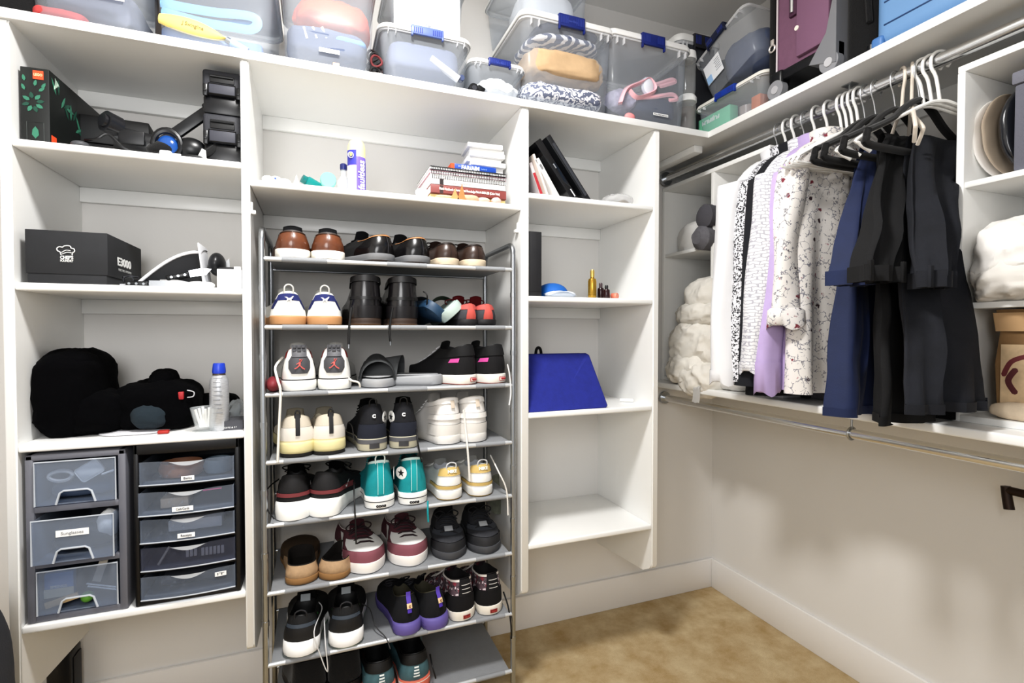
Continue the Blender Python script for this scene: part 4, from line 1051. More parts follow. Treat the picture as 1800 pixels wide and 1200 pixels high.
obj('fine_print', b.xf(Matrix.Translation((0, -rr-.0002, .0))), M('#77797d', .6), t, smooth=0)
g = at_y(361, 760, 1.6)
t = thing('glass_cup', 'small clear glass holding white paper sticks near the front of the third left shelf', 'glass', (g.x, 1.615, Z3))
GLASS = frosted('#e9eef0', .22, .05)
obj('bowl', B().lathe([(.020, .003), (.026, .008), (.038, .062), (.039, .066), (.037, .064), (.025, .011)], 28), GLASS, t); obj('foot', B().lathe([(.034, .0005), (.034, .003)], 28), GLASS, t)
for k in range(7):
    solo('paper_stick', B().tube([(g.x-.012+.004*k, 1.608+.002*k, Z3+.012), (g.x-.024+.008*k, 1.603+.006*(k % 3), Z3+.062+.003*(k % 3))], .0032, 8), PAPER, 'white rolled paper stick standing in the small glass', 'stick', 'paper sticks in the small glass', loc=(g.x, 1.6, Z3+.01))
a, c = at_y(383, 742, 1.60), at_y(427, 757, 1.60)
t = thing('power_adapter', 'dark grey power adapter with white symbols in front of the aerosol bottle', 'adapter', ((a.x+c.x)/2, 1.60, Z3))
w = c.x-a.x
obj('case', B().prism([(-w/2, .0005), (w/2, .0005), (w/2, .026), (-w/2+.012, .026), (-w/2+.002, .014)], lambda u, v, d: Vector((u, d, v)), 0, .085), M('#46474d', .5), t, smooth=0)
text('CE PSE \u25b2 2 7', .006, PW, t, (.0, -.0006, .008), width=.03, name='symbols')
g = at_y(415, 716, 1.72)
solo('plastic_wrap', crumple((g.x, 1.74, Z3+.03), (.018, .04, .0295), .012, 30, 4, .8, 32, 20, Z3+.0005), frosted('#dfe6ea', .35, .1), 'crumpled clear plastic wrapper behind the power adapter', 'wrapper', loc=(g.x, 1.74, Z3))

# ------------------------------------------------------------------ drawer towers on the fourth left shelf
FR = frosted('#b9c2d0', .24, .3, '#dfe5ee'); FRE = frosted('#dfe4ea', .6, .35); GREYP = M('#6b6c74', .45); DKP = M('#0d0d10', .4)
LBL = M('#f3f3f1', .6)
a, c = at_y(33, 797, 1.575), at_y(225, 1092, 1.575)
t = thing('drawer_tower', 'grey plastic three-drawer tower with frosted drawers under the dark clothes', 'drawers', ((a.x+c.x)/2+.004, 1.578, Z4))
w, h, d = c.x-a.x-.008, .418, .33
fr = .022; ys = [0.0, .137, .277, h]
b = B().box(-w/2, -w/2+.018, 0, d, .0005, h, .004).box(w/2-.018, w/2, 0, d, .0005, h, .004).box(-w/2, w/2, 0, d, h-.016, h, .004).box(-w/2, w/2, d-.01, d, .0005, h, .002)
for z in (.0005, .134, .272): b.box(-w/2+.005, w/2-.005, .002, d, z, z+.016, .003)
obj('frame', b, GREYP, t)
for k, (z0, out, txt) in enumerate(((.0195, .0, None), (.153, -.022, 'Sunglasses'), (.291, -.002, None))):
    z1 = z0+.108; ww = w/2-.021
    dr = thing('drawer', 'x', 'x'); dr.parent = t; del dr['label'], dr['category']
    hw, hh = .036, .034
    poly = [(-ww, z0), (-hw-.004, z0), (-hw+.004, z0+hh*.85), (-hw+.012, z0+hh), (hw-.012, z0+hh), (hw-.004, z0+hh*.85), (hw+.004, z0), (ww, z0), (ww, z1), (-ww, z1)]
    obj('front', B().prism(poly, lambda u, v, e: Vector((u, out-.003+e, v)), 0, .003), FR, dr, smooth=0)
    obj('bin', B().box(-ww+.004, ww-.004, out+.003, out+.005, z0, z0+.001).box(-ww+.003, -ww+.0045, out, d-.02, z0, z1).box(ww-.0045, ww-.003, out, d-.02, z0, z1).box(-ww+.003, ww-.003, out, d-.02, z0, z0+.002), FR, dr, smooth=0)
    obj('handle_rim', B().tube([(-hw-.004, out-.004, z0+.001), (-hw+.004, out-.004, z0+hh*.85), (-hw+.012, out-.004, z0+hh), (hw-.012, out-.004, z0+hh), (hw-.004, out-.004, z0+hh*.85), (hw+.004, out-.004, z0+.001)], .0026, 8), FRE, dr)
    obj('rim', B().tube([(-ww, out-.003, z0), (-ww, out-.003, z1), (ww, out-.003, z1), (ww, out-.003, z0)], .002, 6), FRE, dr)
    if txt:
        obj('label', B().box(-.034, .032, out-.0045, out-.003, z1-.044, z1-.028), LBL, dr, smooth=0)
        text(txt, .0105, M('#9a9a9c', .6), dr, (-.001, out-.005, z1-.036), width=.045)
dz = Z4
def inside(name, b, m, label, cat, group=None): return solo(name, b, m, label, cat, group)
tx = t.location.x; ty = 1.60
o = inside('white_case', B().box(-.028, .028, -.004, .004, -.02, .02, .008, 3).xf(Matrix.Translation((tx+.02, ty, dz+.365)) @ Matrix.Rotation(R(-32), 4, 'Y')), WPLAS, 'white plastic case seen through the top grey drawer', 'case')
o = inside('coiled_cable', B().tube([(tx-.04+(.024+.003*math.sin(k*.3))*math.cos(k*PI/9), ty+.002*k/9, dz+.355+.013*math.sin(k*PI/9)) for k in range(45)], .0045, 6), M('#d6d4cf', .5), 'coiled white cable seen through the top grey drawer', 'cable')
o = inside('white_stick', B().tube([(tx+.045, ty, dz+.352), (tx+.075, ty, dz+.362)], .0028, 8), WPLAS, 'thin white stick beside the case in the top grey drawer', 'stick')
o = inside('dark_pouch', crumple((tx, ty+.05, dz+.315), (.07, .04, .018), .004, 25, 2, .6, 30, 18), M('#4a566a', .8), 'slate blue pouch at the bottom of the top grey drawer', 'pouch')
o = inside('sunglasses_pile', crumple((tx, ty+.04, dz+.19), (.062, .04, .03), .006, 25, 5, .6, 30, 18), M('#15181e', .4), 'black sunglasses case in the sunglasses drawer', 'case')
o = inside('white_bag', crumple((tx+.052, ty+.02, dz+.22), (.02, .02, .03), .007, 30, 6, .8, 30, 18), PAPER, 'crumpled white bag at the right of the sunglasses drawer', 'bag')
o = inside('tea_packet', B().box(tx-.078, tx-.018, ty, ty+.02, dz+.05, dz+.112, .003), M('#3f7fc4', .5), 'blue and cream packet in the bottom grey drawer', 'packet')
obj('cream_band', B().box(tx-.0785, tx-.0175, ty-.0008, ty, dz+.05, dz+.072), M('#e2dcc6', .6), o, smooth=0); text('SPRINGS', .009, PW, o, (tx-.048, ty-.001, dz+.0765), width=.034, bold=.0003)
o = inside('wooden_comb', B().box(-.035, .035, -.002, .002, -.008, .008, .001).xf(Matrix.Translation((tx-.04, ty-.006, dz+.042)) @ Matrix.Rotation(R(-14), 4, 'Y')), M('#d9b98a', .6), 'tan wooden comb in the bottom grey drawer', 'comb')
o = inside('white_sticks', B().tube([(tx+.01, ty-.004, dz+.075), (tx+.075, ty, dz+.052)], .0022, 6).tube([(tx+.012, ty-.004, dz+.068), (tx+.074, ty, dz+.046)], .0022, 6), WPLAS, 'pair of white sticks crossing in the bottom grey drawer', 'sticks')
o = inside('paper_strip', B().box(-.009, .009, -.001, .001, -.03, .03).xf(Matrix.Translation((tx+.035, ty+.01, dz+.1)) @ Matrix.Rotation(R(18), 4, 'Y')), M('#cfc4b4', .6), 'beige paper tag standing in the bottom grey drawer', 'tag')
o = inside('green_ball', B().ball((tx+.01, ty, dz+.04), .014), M('#6aa53c', .5), 'green ball at the bottom of the bottom grey drawer', 'ball')

a, c = at_y(228, 785, 1.575), at_y(428, 1060, 1.575)
t = thing('drawer_tower', 'black five-drawer tower with clear labelled drawers beside the grey one', 'drawers', ((a.x+c.x)/2, 1.578, Z4))
w, h, d = c.x-a.x-.012, .432, .34
b = B().box(-w/2, -w/2+.012, -.002, d, .0005, h, .004).box(w/2-.012, w/2, -.002, d, .0005, h, .004).box(-w/2, w/2, -.002, d, h-.034, h, .004).box(-w/2, w/2, d-.01, d, .0005, h, .002).box(-w/2, w/2, 0, d, .0005, .012, .003)
zs = [.016, .091, .166, .241, .318]
for z in zs[1:]: b.box(-w/2+.005, w/2-.005, .006, d, z-.009, z-.003, .001)
obj('frame', b, DKP, t)
names = ['IT', None, 'Receipts', 'Cash/Cards', 'Belts']
hh = .062; ww = w/2-.013
for k, z0 in enumerate(zs):
    out = -.014 if k == 3 else (-.003 if k != 1 else .0)
    dr = thing('drawer', 'x', 'x'); dr.parent = t; del dr['label'], dr['category']
    bow = lambda u: -.010*math.cos(u/ww*PI/2)
    b = B()
    def fn(aa, cc):
        u = lerp(-ww, ww, aa); dipz = .008*math.exp(-(u/.035)**2)
        return Vector((u, out+bow(u), lerp(z0, z0+hh-dipz, cc)))
    b.grid(fn, 30, 6); bmesh.ops.solidify(b.bm, geom=b.bm.faces[:], thickness=.002)
    obj('front', b, FR if k != 1 else frosted('#8f92a2', .2, .3, '#c9ccd8'), dr)
    obj('lip', B().loft([[Vector((lerp(-.042, .042, q/12), out+bow(0)-.004*math.sin(q/12*PI)-.001, z0+hh-.002-(.012*math.sin(q/12*PI) if s_ else .001))) for q in range(13)] for s_ in (0, 1)], False, False, False), FRE, dr)
    obj('bin', B().box(-ww+.002, -ww+.004, out, d-.02, z0, z0+hh-.004).box(ww-.004, ww-.002, out, d-.02, z0, z0+hh-.004).box(-ww+.002, ww-.002, out, d-.02, z0, z0+.002), FR, dr, smooth=0)
    obj('rim', B().tube([(lerp(-ww, ww, q/14), out+bow(lerp(-ww, ww, q/14))-.001, z0+.001) for q in range(15)], .0018, 6), FRE, dr)
    if names[k]:
        lx0 = {0: .075, 2: -.003, 3: -.008, 4: .002}[k]; lw = {0: .027, 2: .04, 3: .048, 4: .03}[k]; lz0 = {0: z0+.045}.get(k, z0+.014)
        yy = out+bow(lx0)-.003
        ry = math.atan(.010*PI/2/ww*math.sin(lx0/ww*PI/2))
        lo = obj('label', B().box(-lw/2, lw/2, -.001, 0, -.006, .006).xf(Matrix.Translation((lx0, yy, lz0)) @ Matrix.Rotation(ry, 4, 'Z')), LBL, dr, smooth=0)
        text(names[k], .0088, M('#55555a', .6), dr, (lx0, yy-.0016, lz0), (R(90), 0, ry), width=lw*.62)
tx = t.location.x
o = inside('coiled_belt', B().tube([(tx-.03+.05*math.cos(k*PI/10), ty+.05+.045*math.sin(k*PI/10), dz+.342) for k in range(20)], .006, 4, True, flat=3), M('#9a6a4e', .6), 'coiled tan leather belt seen through the belts drawer', 'belt')
o = inside('coiled_belt', B().tube([(tx+.06+.032*math.cos(k*PI/10), ty+.05+.035*math.sin(k*PI/10), dz+.342) for k in range(20)], .006, 4, True, flat=3), M('#6f7f8c', .6), 'coiled grey-blue belt at the right of the belts drawer', 'belt')
o = inside('card_stack', B().box(tx-.07, tx-.005, ty, ty+.06, dz+.246, dz+.272, .002), M('#b9a894', .7), 'stack of beige papers in the cash and cards drawer', 'papers')
o = inside('pink_pen', B().tube([(tx+.03, ty-.002, dz+.285), (tx+.075, ty-.002, dz+.287)], .002, 8), M('#d8508f', .5), 'pink pen lying in the cash and cards drawer', 'pen')
o = inside('receipts', B().box(tx-.06, tx+.07, ty+.03, ty+.09, dz+.17, dz+.20, .003), M('#c3c3c9', .8), 'stack of grey receipts in the receipts drawer', 'papers')
o = inside('metal_pen', B().tube([(tx-.075, ty-.004, dz+.098), (tx-.05, ty-.004, dz+.142)], .003, 8), M('#b5b5ae', .4), 'silver pen leaning in the smoky fourth drawer', 'pen')
for k in range(9):
    inside('small_battery', B().box(tx-.012+.0095*k+(.008 if k > 2 else 0), tx-.0045+.0095*k+(.008 if k > 2 else 0), ty-.005, ty, dz+.108-.002*(k > 2), dz+.128-.001*k*0, .001), M('#a9abad', .4), 'small grey battery in the row inside the smoky fourth drawer', 'battery', 'row of batteries in the fourth drawer')
o = inside('folded_cloth', B().box(tx-.08, tx+.08, ty+.03, ty+.2, dz+.022, dz+.045, .008), M('#4b4d55', .9), 'dark grey cloth at the bottom of the lowest drawer', 'cloth')
# dark things below and beside the left bay
g = at_y(112, 1170, YB-.06)
t = thing('storage_case', 'slim black case standing on the floor against the wall under the left bay', 'case', (g.x, YB-.09, 0))
obj('body', B().box(-.032, .03, 0, .07, .0005, .29, .006), BLACKP, t); obj('side_rib', B().box(.03, .034, .01, .06, .02, .27, .002), M('#1d1d20', .5), t)
g = at_y(2, 1170, 1.48)
t = thing('laundry_bag', 'tall charcoal fabric laundry bag on the floor at the left picture edge', 'bag', (-.735, 1.34, 0))
obj('body', crumple((-.735, 1.34, .355), (.105, .16, .3545), .008, 9, 2, .6, 48, 40, .0005), M('#35363b', .95, bump=.4), t, True)
obj('handle', B().tube(spline([(-.80, 1.30, .69), (-.77, 1.29, .78), (-.71, 1.29, .78), (-.68, 1.30, .69)], 6), .008, 8), M('#2b2c30', .9), t, True)

# ------------------------------------------------------------------ centre shelf
ZS = ZC1
g = at_y(627, 330, 1.62); gt = at_y(627, 250, 1.62); H_ = gt.z-ZS; rr = (at_y(643, 300, 1.62).x-at_y(611, 300, 1.62).x)/2
t = thing('aerosol_can', 'purple aerosol can with a pale yellow cap on the centre shelf', 'can', (g.x, 1.62, ZS))
obj('can', B().lathe([(rr*.94, .0005), (rr, .004), (rr, H_*.66), (rr*.97, H_*.69)], 36), M('#7a66d0', .3), t)
obj('cap', B().lathe([(rr*.98, H_*.66), (rr*.98, H_*.86), (rr*.9, H_*.94), (rr*.75, H_)], 36), M('#f3e6a6', .45), t)
def wrap(name, a0, a1, z0, z1, m, off=.0004):
    return obj(name, B().grid(lambda a, c: Vector(((rr+off)*math.sin(lerp(a0, a1, a)), -(rr+off)*math.cos(lerp(a0, a1, a)), lerp(z0, z1, c))), 14, 4), m, t)
wrap('blue_label', R(-80), R(-5), H_*.52, H_*.80, M('#3f3fa6', .4), .0006); wrap('white_label', R(-80), R(-5), .004, H_*.50, M('#e9e9f2', .5), .0006)
obj('emblem_ring', B().tube([(-.018*1+.0075*math.cos(k*PI/9), -rr*.86-.002, H_*.69+.0085*math.sin(k*PI/9)) for k in range(18)], .001, 6, True), M('#e8e6f0', .5), t)
obj('emblem_shield', B().prism([(-.004, .005), (.004, .005), (.004, -.001), (0, -.006), (-.004, -.001)], lambda u, v, d_: Vector((-.018+u, -rr*.86-.003-d_, H_*.69+v)), 0, .001), M('#e4cf6a', .5), t, smooth=0)
tt = text('faultless', .03, M('#f3f1fa', .5), t, (rr*.50, -rr*.90, H_*.33), (R(90), R(-90), R(30)), width=H_*.56, bold=.0006)
wrap('rear_stripe', R(62), R(78), .004, H_*.6, M('#5b49b8', .4))
g = at_y(551, 318, 1.62)
t = thing('travel_bottle', 'teal tube lying on its side on the centre shelf', 'bottle', (g.x, 1.64, ZS+.018), (0, R(-68), R(20)))
obj('tube', B().lathe([(.012, -.03), (.016, -.02), (.016, .02), (.011, .024)], 24), M('#147f7c', .35), t); obj('cap', B().lathe([(.012, .024), (.012, .036)], 20), M('#0f6a68', .35), t)
g = at_y(577, 322, 1.59)
t = thing('cream_jar', 'round mint green jar lid standing on edge on the centre shelf', 'jar', (g.x, 1.59, ZS+.0225), (R(90), 0, 0))
obj('lid', B().lathe([(.0205, -.012), (.0222, -.01), (.0222, .006), (.0205, .009)], 32), M('#7fcabb', .4), t); obj('jar_body', B().lathe([(.020, -.03), (.021, -.012)], 28), frosted('#d9efe9', .6), t)
g = at_y(604, 324, 1.66); gt = at_y(604, 288, 1.66); H2 = gt.z-ZS
t = thing('glass_bottle', 'small clear glass bottle with a navy cap beside the purple can', 'bottle', (g.x, 1.66, ZS))
obj('glass', B().lathe([(.020, .0005), (.021, .006), (.021, H2*.42), (.009, H2*.6), (.0085, H2*.82)], 26), frosted('#d9e0dd', .35, .05), t); obj('cap', B().lathe([(.0098, H2*.80), (.0105, H2*.84), (.0105, H2*.97), (.007, H2)], 22), M('#232a63', .35), t)
g = at_y(484, 314, 1.59)
t = thing('ceramic_figure', 'small white flower-shaped trinket at the left front of the centre shelf', 'trinket', (g.x, 1.60, ZS))
obj('petals', B().ball((-.02, 0, .011), (.016, .014, .0105), None, 16, 10).ball((0, .004, .012), (.016, .014, .0115), None, 16, 10).ball((.022, 0, .009), (.018, .012, .0085), None, 16, 10), WPLAS, t); obj('blue_dot', B().ball((0, -.011, .013), .003, None, 10, 8), M('#4a68b8', .4), t)
g = at_y(521, 316, 1.59)
solo('crystal_point', B().lathe([(.008, .0005), (.009, .004), (.004, .018), (.0005, .03)], 8, (g.x, 1.595, ZS)), M('#efe6da', .25), 'small pale pointed crystal on the front of the centre shelf', 'crystal', loc=(g.x, 1.595, ZS), smooth=0)

# stack of books
xb0, xb1 = at_y(757, 330, 1.62).x, at_y(889, 340, 1.62).x
z = ZS+.0005
def book(label, x0, x1, z0, th, y0, dep, cov, page=PAPER, rz=0, title=None, tcol=None, size=.011, bandm=None, spine=True, tw=None):
    w = x1-x0
    t = thing('book', label, 'book', ((x0+x1)/2, y0, z0), (0, 0, R(rz)), 'books stacked on the centre shelf')
    obj('cover', B().box(-w/2, w/2, 0, dep, 0, .0018, .0006).box(-w/2, w/2, 0, dep, th-.0018, th, .0006).box(-w/2, w/2, 0, .002, 0, th, .0006), cov, t)
    obj('pages', B().box(-w/2+.002, w/2-.002, .002, dep-.002, .0018, th-.0018), page, t, smooth=0)
    if title: text(title, size, tcol, t, (0, -.0008, th/2), width=tw or w*.86, bold=.0003, name='title')
    return t
zz = z
zb = [at_y(757, q, 1.615).z for q in (338, 322, 311, 303, 296, 288)]
t = book('yellow-edged thin book at the bottom of the stack on the centre shelf', xb0, xb1, zz, zb[0]-zz-.0005, 1.625, .22, M('#e9d79a', .6)); zz = zb[0]
t = book("brown book with white spine title, second from the bottom of the stack", xb0-.001, xb1, zz, zb[1]-zb[0]-.0005, 1.615, .225, M('#84423e', .5)); 
text("Pilot's Handbook of Aeronautical Knowledge FAA-H-8083-25B (Color Print)", .011, M('#f1e6e0', .5), t, (.002, -.0008, .015), width=.205, bold=.0004, name='title'); zz = zb[1]
obj('dark_end_band', B().box(-.099, -.088, -.0009, 0, .0, .026), M('#3e2a28', .5), t, smooth=0)
t = book('white book with grey spine lettering under the spiral notebooks', xb0, xb1-.003, zz, zb[2]-zb[1]-.0005, 1.618, .22, M('#f2efec', .5)); text('Airplane Flying Handbook', .009, M('#a9a4a4', .6), t, (-.03, -.0008, .010), width=.075, name='title')
obj('black_end_band', B().box(-.0975, -.085, -.0009, 0, .001, .018), M('#2a2022', .5), t, smooth=0); zz = zb[2]
def spiral(label, x0, x1, z0, th, cov, coil, n=42, y0=1.612):
    t = thing('spiral_notebook', label, 'notebook', ((x0+x1)/2, y0, z0), (0, 0, 0), 'spiral notebooks in the stack on the centre shelf')
    w = x1-x0
    obj('pages', B().box(-w/2, w/2, .008, .225, .001, th-.001, .001), PAPER, t); obj('cover', B().box(-w/2, w/2, .006, .226, th-.0015, th+.0005, .0005).box(-w/2, w/2, .006, .226, 0, .0015, .0005), cov, t)
    b = B(); pts = []
    for k in range(n*8+1):
        a = k*PI/4; pts.append((lerp(-w/2+.003, w/2-.003, k/(n*8)), .009+.008*math.cos(a), th/2+(th*.62)*math.sin(a)))
    obj('spiral_binding', b.tube(pts, .0011, 5), coil, t)
    return t
spiral('white spiral notebook with black coil, lowest of three in the stack', xb0-.001, xb1+.001, zz, .013, M('#f4f2f0', .6), BLACKP); zz = zb[3]
spiral('pink-covered spiral notebook, middle one in the stack', xb0-.004, xb1+.001, zz, .010, M('#c79aa6', .6), BLACKP, 46); zz = zb[4]
spiral('black spiral notebook, top one under the blue book', xb0-.002, xb1, zz, .010, M('#1c1b1e', .6), BLACKP, 46); zz = zb[5]
t = thing('book', 'blue paperback with orange spine end on top of the spiral notebooks', 'book', (at_y(833, 300, 1.64).x, 1.64, zz), (0, 0, R(-1)), 'books stacked on the centre shelf')
obj('cover', B().box(-.078, .078, 0, .2, 0, .020, .001), M('#1f4aa6', .4), t); obj('orange_end', B().box(-.0785, -.066, -.0006, .06, .0005, .0196), M('#e2572c', .5), t, smooth=0); text('FAR/AIM', .019, M('#f1f3f8', .5), t, (-.012, -.0009, .0085), width=.062, bold=.001, name='title'); text('24', .007, M('#f1f3f8', .5), t, (-.05, -.0009, .012), name='title')
text('federal', .008, M('#8fb1e8', .5), t, (.035, -.0009, .010), width=.02, name='title'); zz += .0205
gx = at_y(850, 270, 1.72)
for k in range(6):
    solo('game_case', B().box(-.062, .062, 0, .11, 0, .0150, .001).xf(Matrix.Translation((gx.x+.006*math.sin(k*2.2), 1.685+.008*math.cos(k*3), zz+.0155*k)) @ Matrix.Rotation(R(-2+1.5*math.sin(k)), 4, 'Z')), M('#e9e8e6', .4) if k % 3 else M('#dcdbd9', .4), 'white disc case in the small stack on top of the blue book', 'disc case', 'white disc cases stacked on the books', loc=(gx.x, 1.69, zz+.0155*k))
# pebbles and folded paper shapes in front of the books
for k, (px, rx, rz_, col) in enumerate(((742, .020, .013, '#ecebf2'), (782, .03, .006, '#d2b493'), (826, .03, .010, '#cfae8f'), (850, .02, .008, '#dcbfae'), (872, .016, .010, '#debfb4'))):
    p = at_y(px, 345, 1.592)
    nm = ['white rounded shell', 'low sand-coloured stone', 'large tan stone', 'pinkish stone', 'smallest pale pink stone'][k]
    solo('stone', crumple((p.x, 1.592, ZS+rz_), (rx, .014, rz_), .002, 40, k, .9, 24, 14, ZS+.0003), M(col, .7, var=.12, vscale=60), nm + ' in front of the book stack on the centre shelf', 'stone', 'stones in front of the books', loc=(p.x, 1.592, ZS))
for k, (px, hh_, rz_) in enumerate(((800, .034, 10), (812, .052, -20))):
    p = at_y(px, 345, 1.582)
    t = solo('paper_crane', B().prism([(-.016, .0), (.012, 0), (.004, hh_*.5), (0, hh_)], lambda u, v, d: Vector((p.x+u+.3*d, 1.578+d, ZS+.0004+v)), 0, .006).prism([(-.002, 0), (.016, .0), (.004, hh_*.8)], lambda u, v, d: Vector((p.x+u, 1.586+d, ZS+.0004+v)), 0, .005), M('#c0935f' if k == 0 else '#ab7a48', .7), ('smaller' if k == 0 else 'taller') + ' tan folded carving standing in front of the books', 'carving', loc=(p.x, 1.58, ZS), smooth=0)

# ------------------------------------------------------------------ right bay
def lean_book(label, px_bot, px_top, py_top, th, cov, name='book', title=None, dep=.2, y0=1.60, shade=None):
    a = at_y(px_bot, 345, y0); c = at_y(px_top, py_top, y0)
    ang = math.atan2(c.x-a.x, c.z-Z1); H_ = math.hypot(c.x-a.x, c.z-Z1)
    t = thing(name, label, 'book' if name == 'book' else name.replace('_', ' '), (a.x, y0, Z1+.0006), (0, ang, 0), 'things leaning on the top right-bay shelf')
    obj('cover', B().box(-th, 0, 0, dep, th*abs(math.sin(ang))*0, H_, .0015), cov, t)
    return t, H_, th
t, h_, th = lean_book('dark navy folder standing upright at the left of the top right-bay shelf', 938, 937, 262, .012, M('#1d2130', .6)); t.rotation_euler = (0, 0, 0); t.location.x = .6765
t, h_, th = lean_book('red and white magazine leaning second in the row of the top right-bay shelf', 956, 935, 285, .012, M('#c9c0c0', .5)); obj('red_cover', B().box(-.011, -.001, -.0008, 0, .01, h_*.7), M('#a8323a', .5), t, smooth=0)
t, h_, th = lean_book('thin black binder leaning third in the row of the top right-bay shelf', 966, 940, 270, .008, M('#e3d6cc', .5))
t, h_, th = lean_book('white spined book with a barcode label leaning in the right bay', 986, 947, 277, .017, M('#f0efee', .5)); obj('barcode_sticker', B().box(-.014, -.003, -.0008, 0, h_*.72, h_*.95), M('#d8d8d8', .6), t, smooth=0); 
b = B()
for k in range(9): b.box(-.0125, -.0045, -.0012, -.0006, h_*.74+.0022*k, h_*.74+.0022*k+.0009+.0006*(k % 2))
obj('barcode', b, INK, t, smooth=0)
t, h_, th = lean_book('glossy black laptop leaning in the right bay beside the white book', 1019, 950, 243, .026, M('#121215', .2, coat=.4), 'laptop'); obj('pale_edge_strip', B().box(-.010, -.006, -.001, 0, .02, .05), M('#d9dadd', .3), t, smooth=0)  # short pale strip low on the laptop edge
obj('hinge', B().tube([(-.012, -.001, h_*.55), (-.012, -.001, h_*.62)], .003, 8), STEEL, t)
t, h_, th = lean_book('thick black laptop leaning outermost in the row of the right bay', 1041, 967, 236, .020, M('#1b1c1f', .35), 'laptop'); obj('port_strip', B().box(-.014, -.004, -.001, 0, .03, h_-.03), M('#3a3b40', .4), t, smooth=0)
g = at_y(1055, 345, 1.65)
t = thing('keyboard', 'flat black keyboard lying on the top right-bay shelf behind the bag', 'keyboard', (1.0, 1.66, Z1+.0006))
obj('body', B().box(-.03, .07, 0, .2, 0, .014, .003), BLACKP, t)
b = B()
for i in range(6):
    for k in range(12): b.box(-.026+.0155*i, -.014+.0155*i, .006+.0155*k, .018+.0155*k, .014, .018, .001, 1)
o = obj('keys', b, M('#2c2d31', .5), t); o['kind'] = 'stuff'
g = at_y(1092, 352, 1.60)
solo('plastic_bag', crumple((g.x, 1.625, Z1+.017), (.05, .04, .0168), .010, 26, 8, .8, 44, 24, Z1+.0005), frosted('#e3e3e3', .45, .1), 'crumpled clear plastic bag of small things on the top right-bay shelf', 'bag', loc=(g.x, 1.625, Z1))
solo('brown_nuts', crumple((g.x+.015, 1.61, Z1+.008), (.02, .012, .0075), .004, 70, 3, .9, 28, 16, Z1+.0006), M('#7d6a4e', .7, var=.5, vscale=90), 'small brown bits inside the clear plastic bag', 'bits', loc=(g.x+.015, 1.61, Z1))
# second shelf
a, c = at_y(931, 406, 1.585), at_y(952, 519, 1.585)
t = thing('gift_box', 'tall matte black box at the left of the second right-bay shelf', 'box', ((.667+c.x)/2, 1.585, Z2))
w = c.x-.667
obj('carton', B().box(-w/2, w/2, 0, .2, .0005, a.z-Z2, .0015), M('#232326', .6, var=.2, vscale=10), t); obj('seam', B().box(-w/2-.0003, w/2+.0003, -.0006, .201, .016, .017), BLACK, t, smooth=0)
g = at_y(978, 518, 1.64)
t = thing('baseball_cap', 'bright blue cap with a white brim on the second right-bay shelf', 'cap', (g.x, 1.68, Z2))
def capf(d): return Vector((.058*d.x, .075*d.y, max(.004, .052*max(d.z, 0)**.8+.004)))
obj('crown', B().ball((0, 0, 0), 1, capf, 30, 16), M('#1a63b4', .7), t)
b = B().grid(lambda a_, c_: Vector((lerp(-.055, .055, a_), -.05-.045*c_-.012*math.sin(a_*PI), .012+.014*math.sin(a_*PI)-.008*c_)), 16, 6); bmesh.ops.solidify(b.bm, geom=b.bm.faces[:], thickness=.003); obj('brim', b, M('#e6ebf2', .6), t)
obj('white_cloth', crumple((.005, -.06, .010), (.055, .03, .0098), .005, 30, 2, .7, 36, 16, .0004), M('#dfe6f0', .7), t)
def vial(name, label, px, pyt, Y, r, col, capc, glass=None, metal=0):
    p = at_y(px, 522, Y); H_ = at_y(px, pyt, Y).z-Z2
    t = thing(name, label, 'bottle', (p.x, Y, Z2))
    obj('body', B().lathe([(r*.9, .0005), (r, .003), (r, H_*.60), (r*.85, H_*.68), (r*.45, H_*.71), (r*.45, H_*.75)], 26), M(col, .25, metal), t); obj('cap', B().lathe([(r*.5, H_*.74), (r*.52, H_*.93), (r*.35, H_)], 20), M(capc, .3, metal), t)
    return t, H_
t, H_ = vial('perfume_bottle', 'tall gold spray bottle on the second right-bay shelf', 1041, 474, 1.63, .0155, '#b8923c', '#d9b968', metal=.7)
obj('label_band', B().lathe([(.0158, .012), (.0158, .014)], 26), M('#7a5d1e', .4, .6), t)
vial('dropper_bottle', 'dark glass vial behind, next to the gold bottle', 1056, 497, 1.66, .0125, '#2a1416', '#4a3a3e')
vial('dropper_bottle', 'dark red glass vial nearest the shelf corner beside the gold bottle', 1066, 501, 1.62, .0125, '#2b1216', '#1d1d20')
g = at_y(1083, 522, 1.61)
t = thing('lip_balm', 'small coral pink round tin beside the dark vials on the second right-bay shelf', 'tin', (g.x, 1.62, Z2+.0115), (R(90), 0, R(25)))
obj('base', B().lathe([(.010, -.012), (.011, -.01), (.011, .002)], 24), M('#d97a64', .4), t); obj('lid', B().lathe([(.0113, .002), (.0113, .010), (.010, .012)], 24), M('#e8917a', .4), t)
# third shelf
a, c = at_y(931, 620, 1.63), at_y(1067, 722, 1.585)
BLUE = M('#222c86', .85, bump=.2, bscale=500, var=.12, vscale=40)
x0 = .668; x1b = at_y(1068, 715, 1.585).x; x1t = at_y(1031, 625, 1.70).x; zt = at_y(980, 622, 1.70).z
t = thing('wedge_cushion', 'royal blue suede wedge leaning at the left of the third right-bay shelf', 'wedge', (.78, 1.6, Z3))
def wq(x, y, z): return Vector((x, y, z))
front = [(x0, 1.585, Z3+.0006), (x1b, 1.59, Z3+.0006), (x1b, 1.594, Z3+.012), (x1t, 1.70, zt), (x0, 1.70, zt)]
b = B(); loopA = [wq(*p) for p in [(x0, 1.583, Z3+.0008), (x1b-.006, 1.585, Z3+.0008), (x1b, 1.587, Z3+.008), (x1t+.003, 1.688, zt-.006), (x1t-.004, 1.70, zt), (x0+.002, 1.70, zt)]]
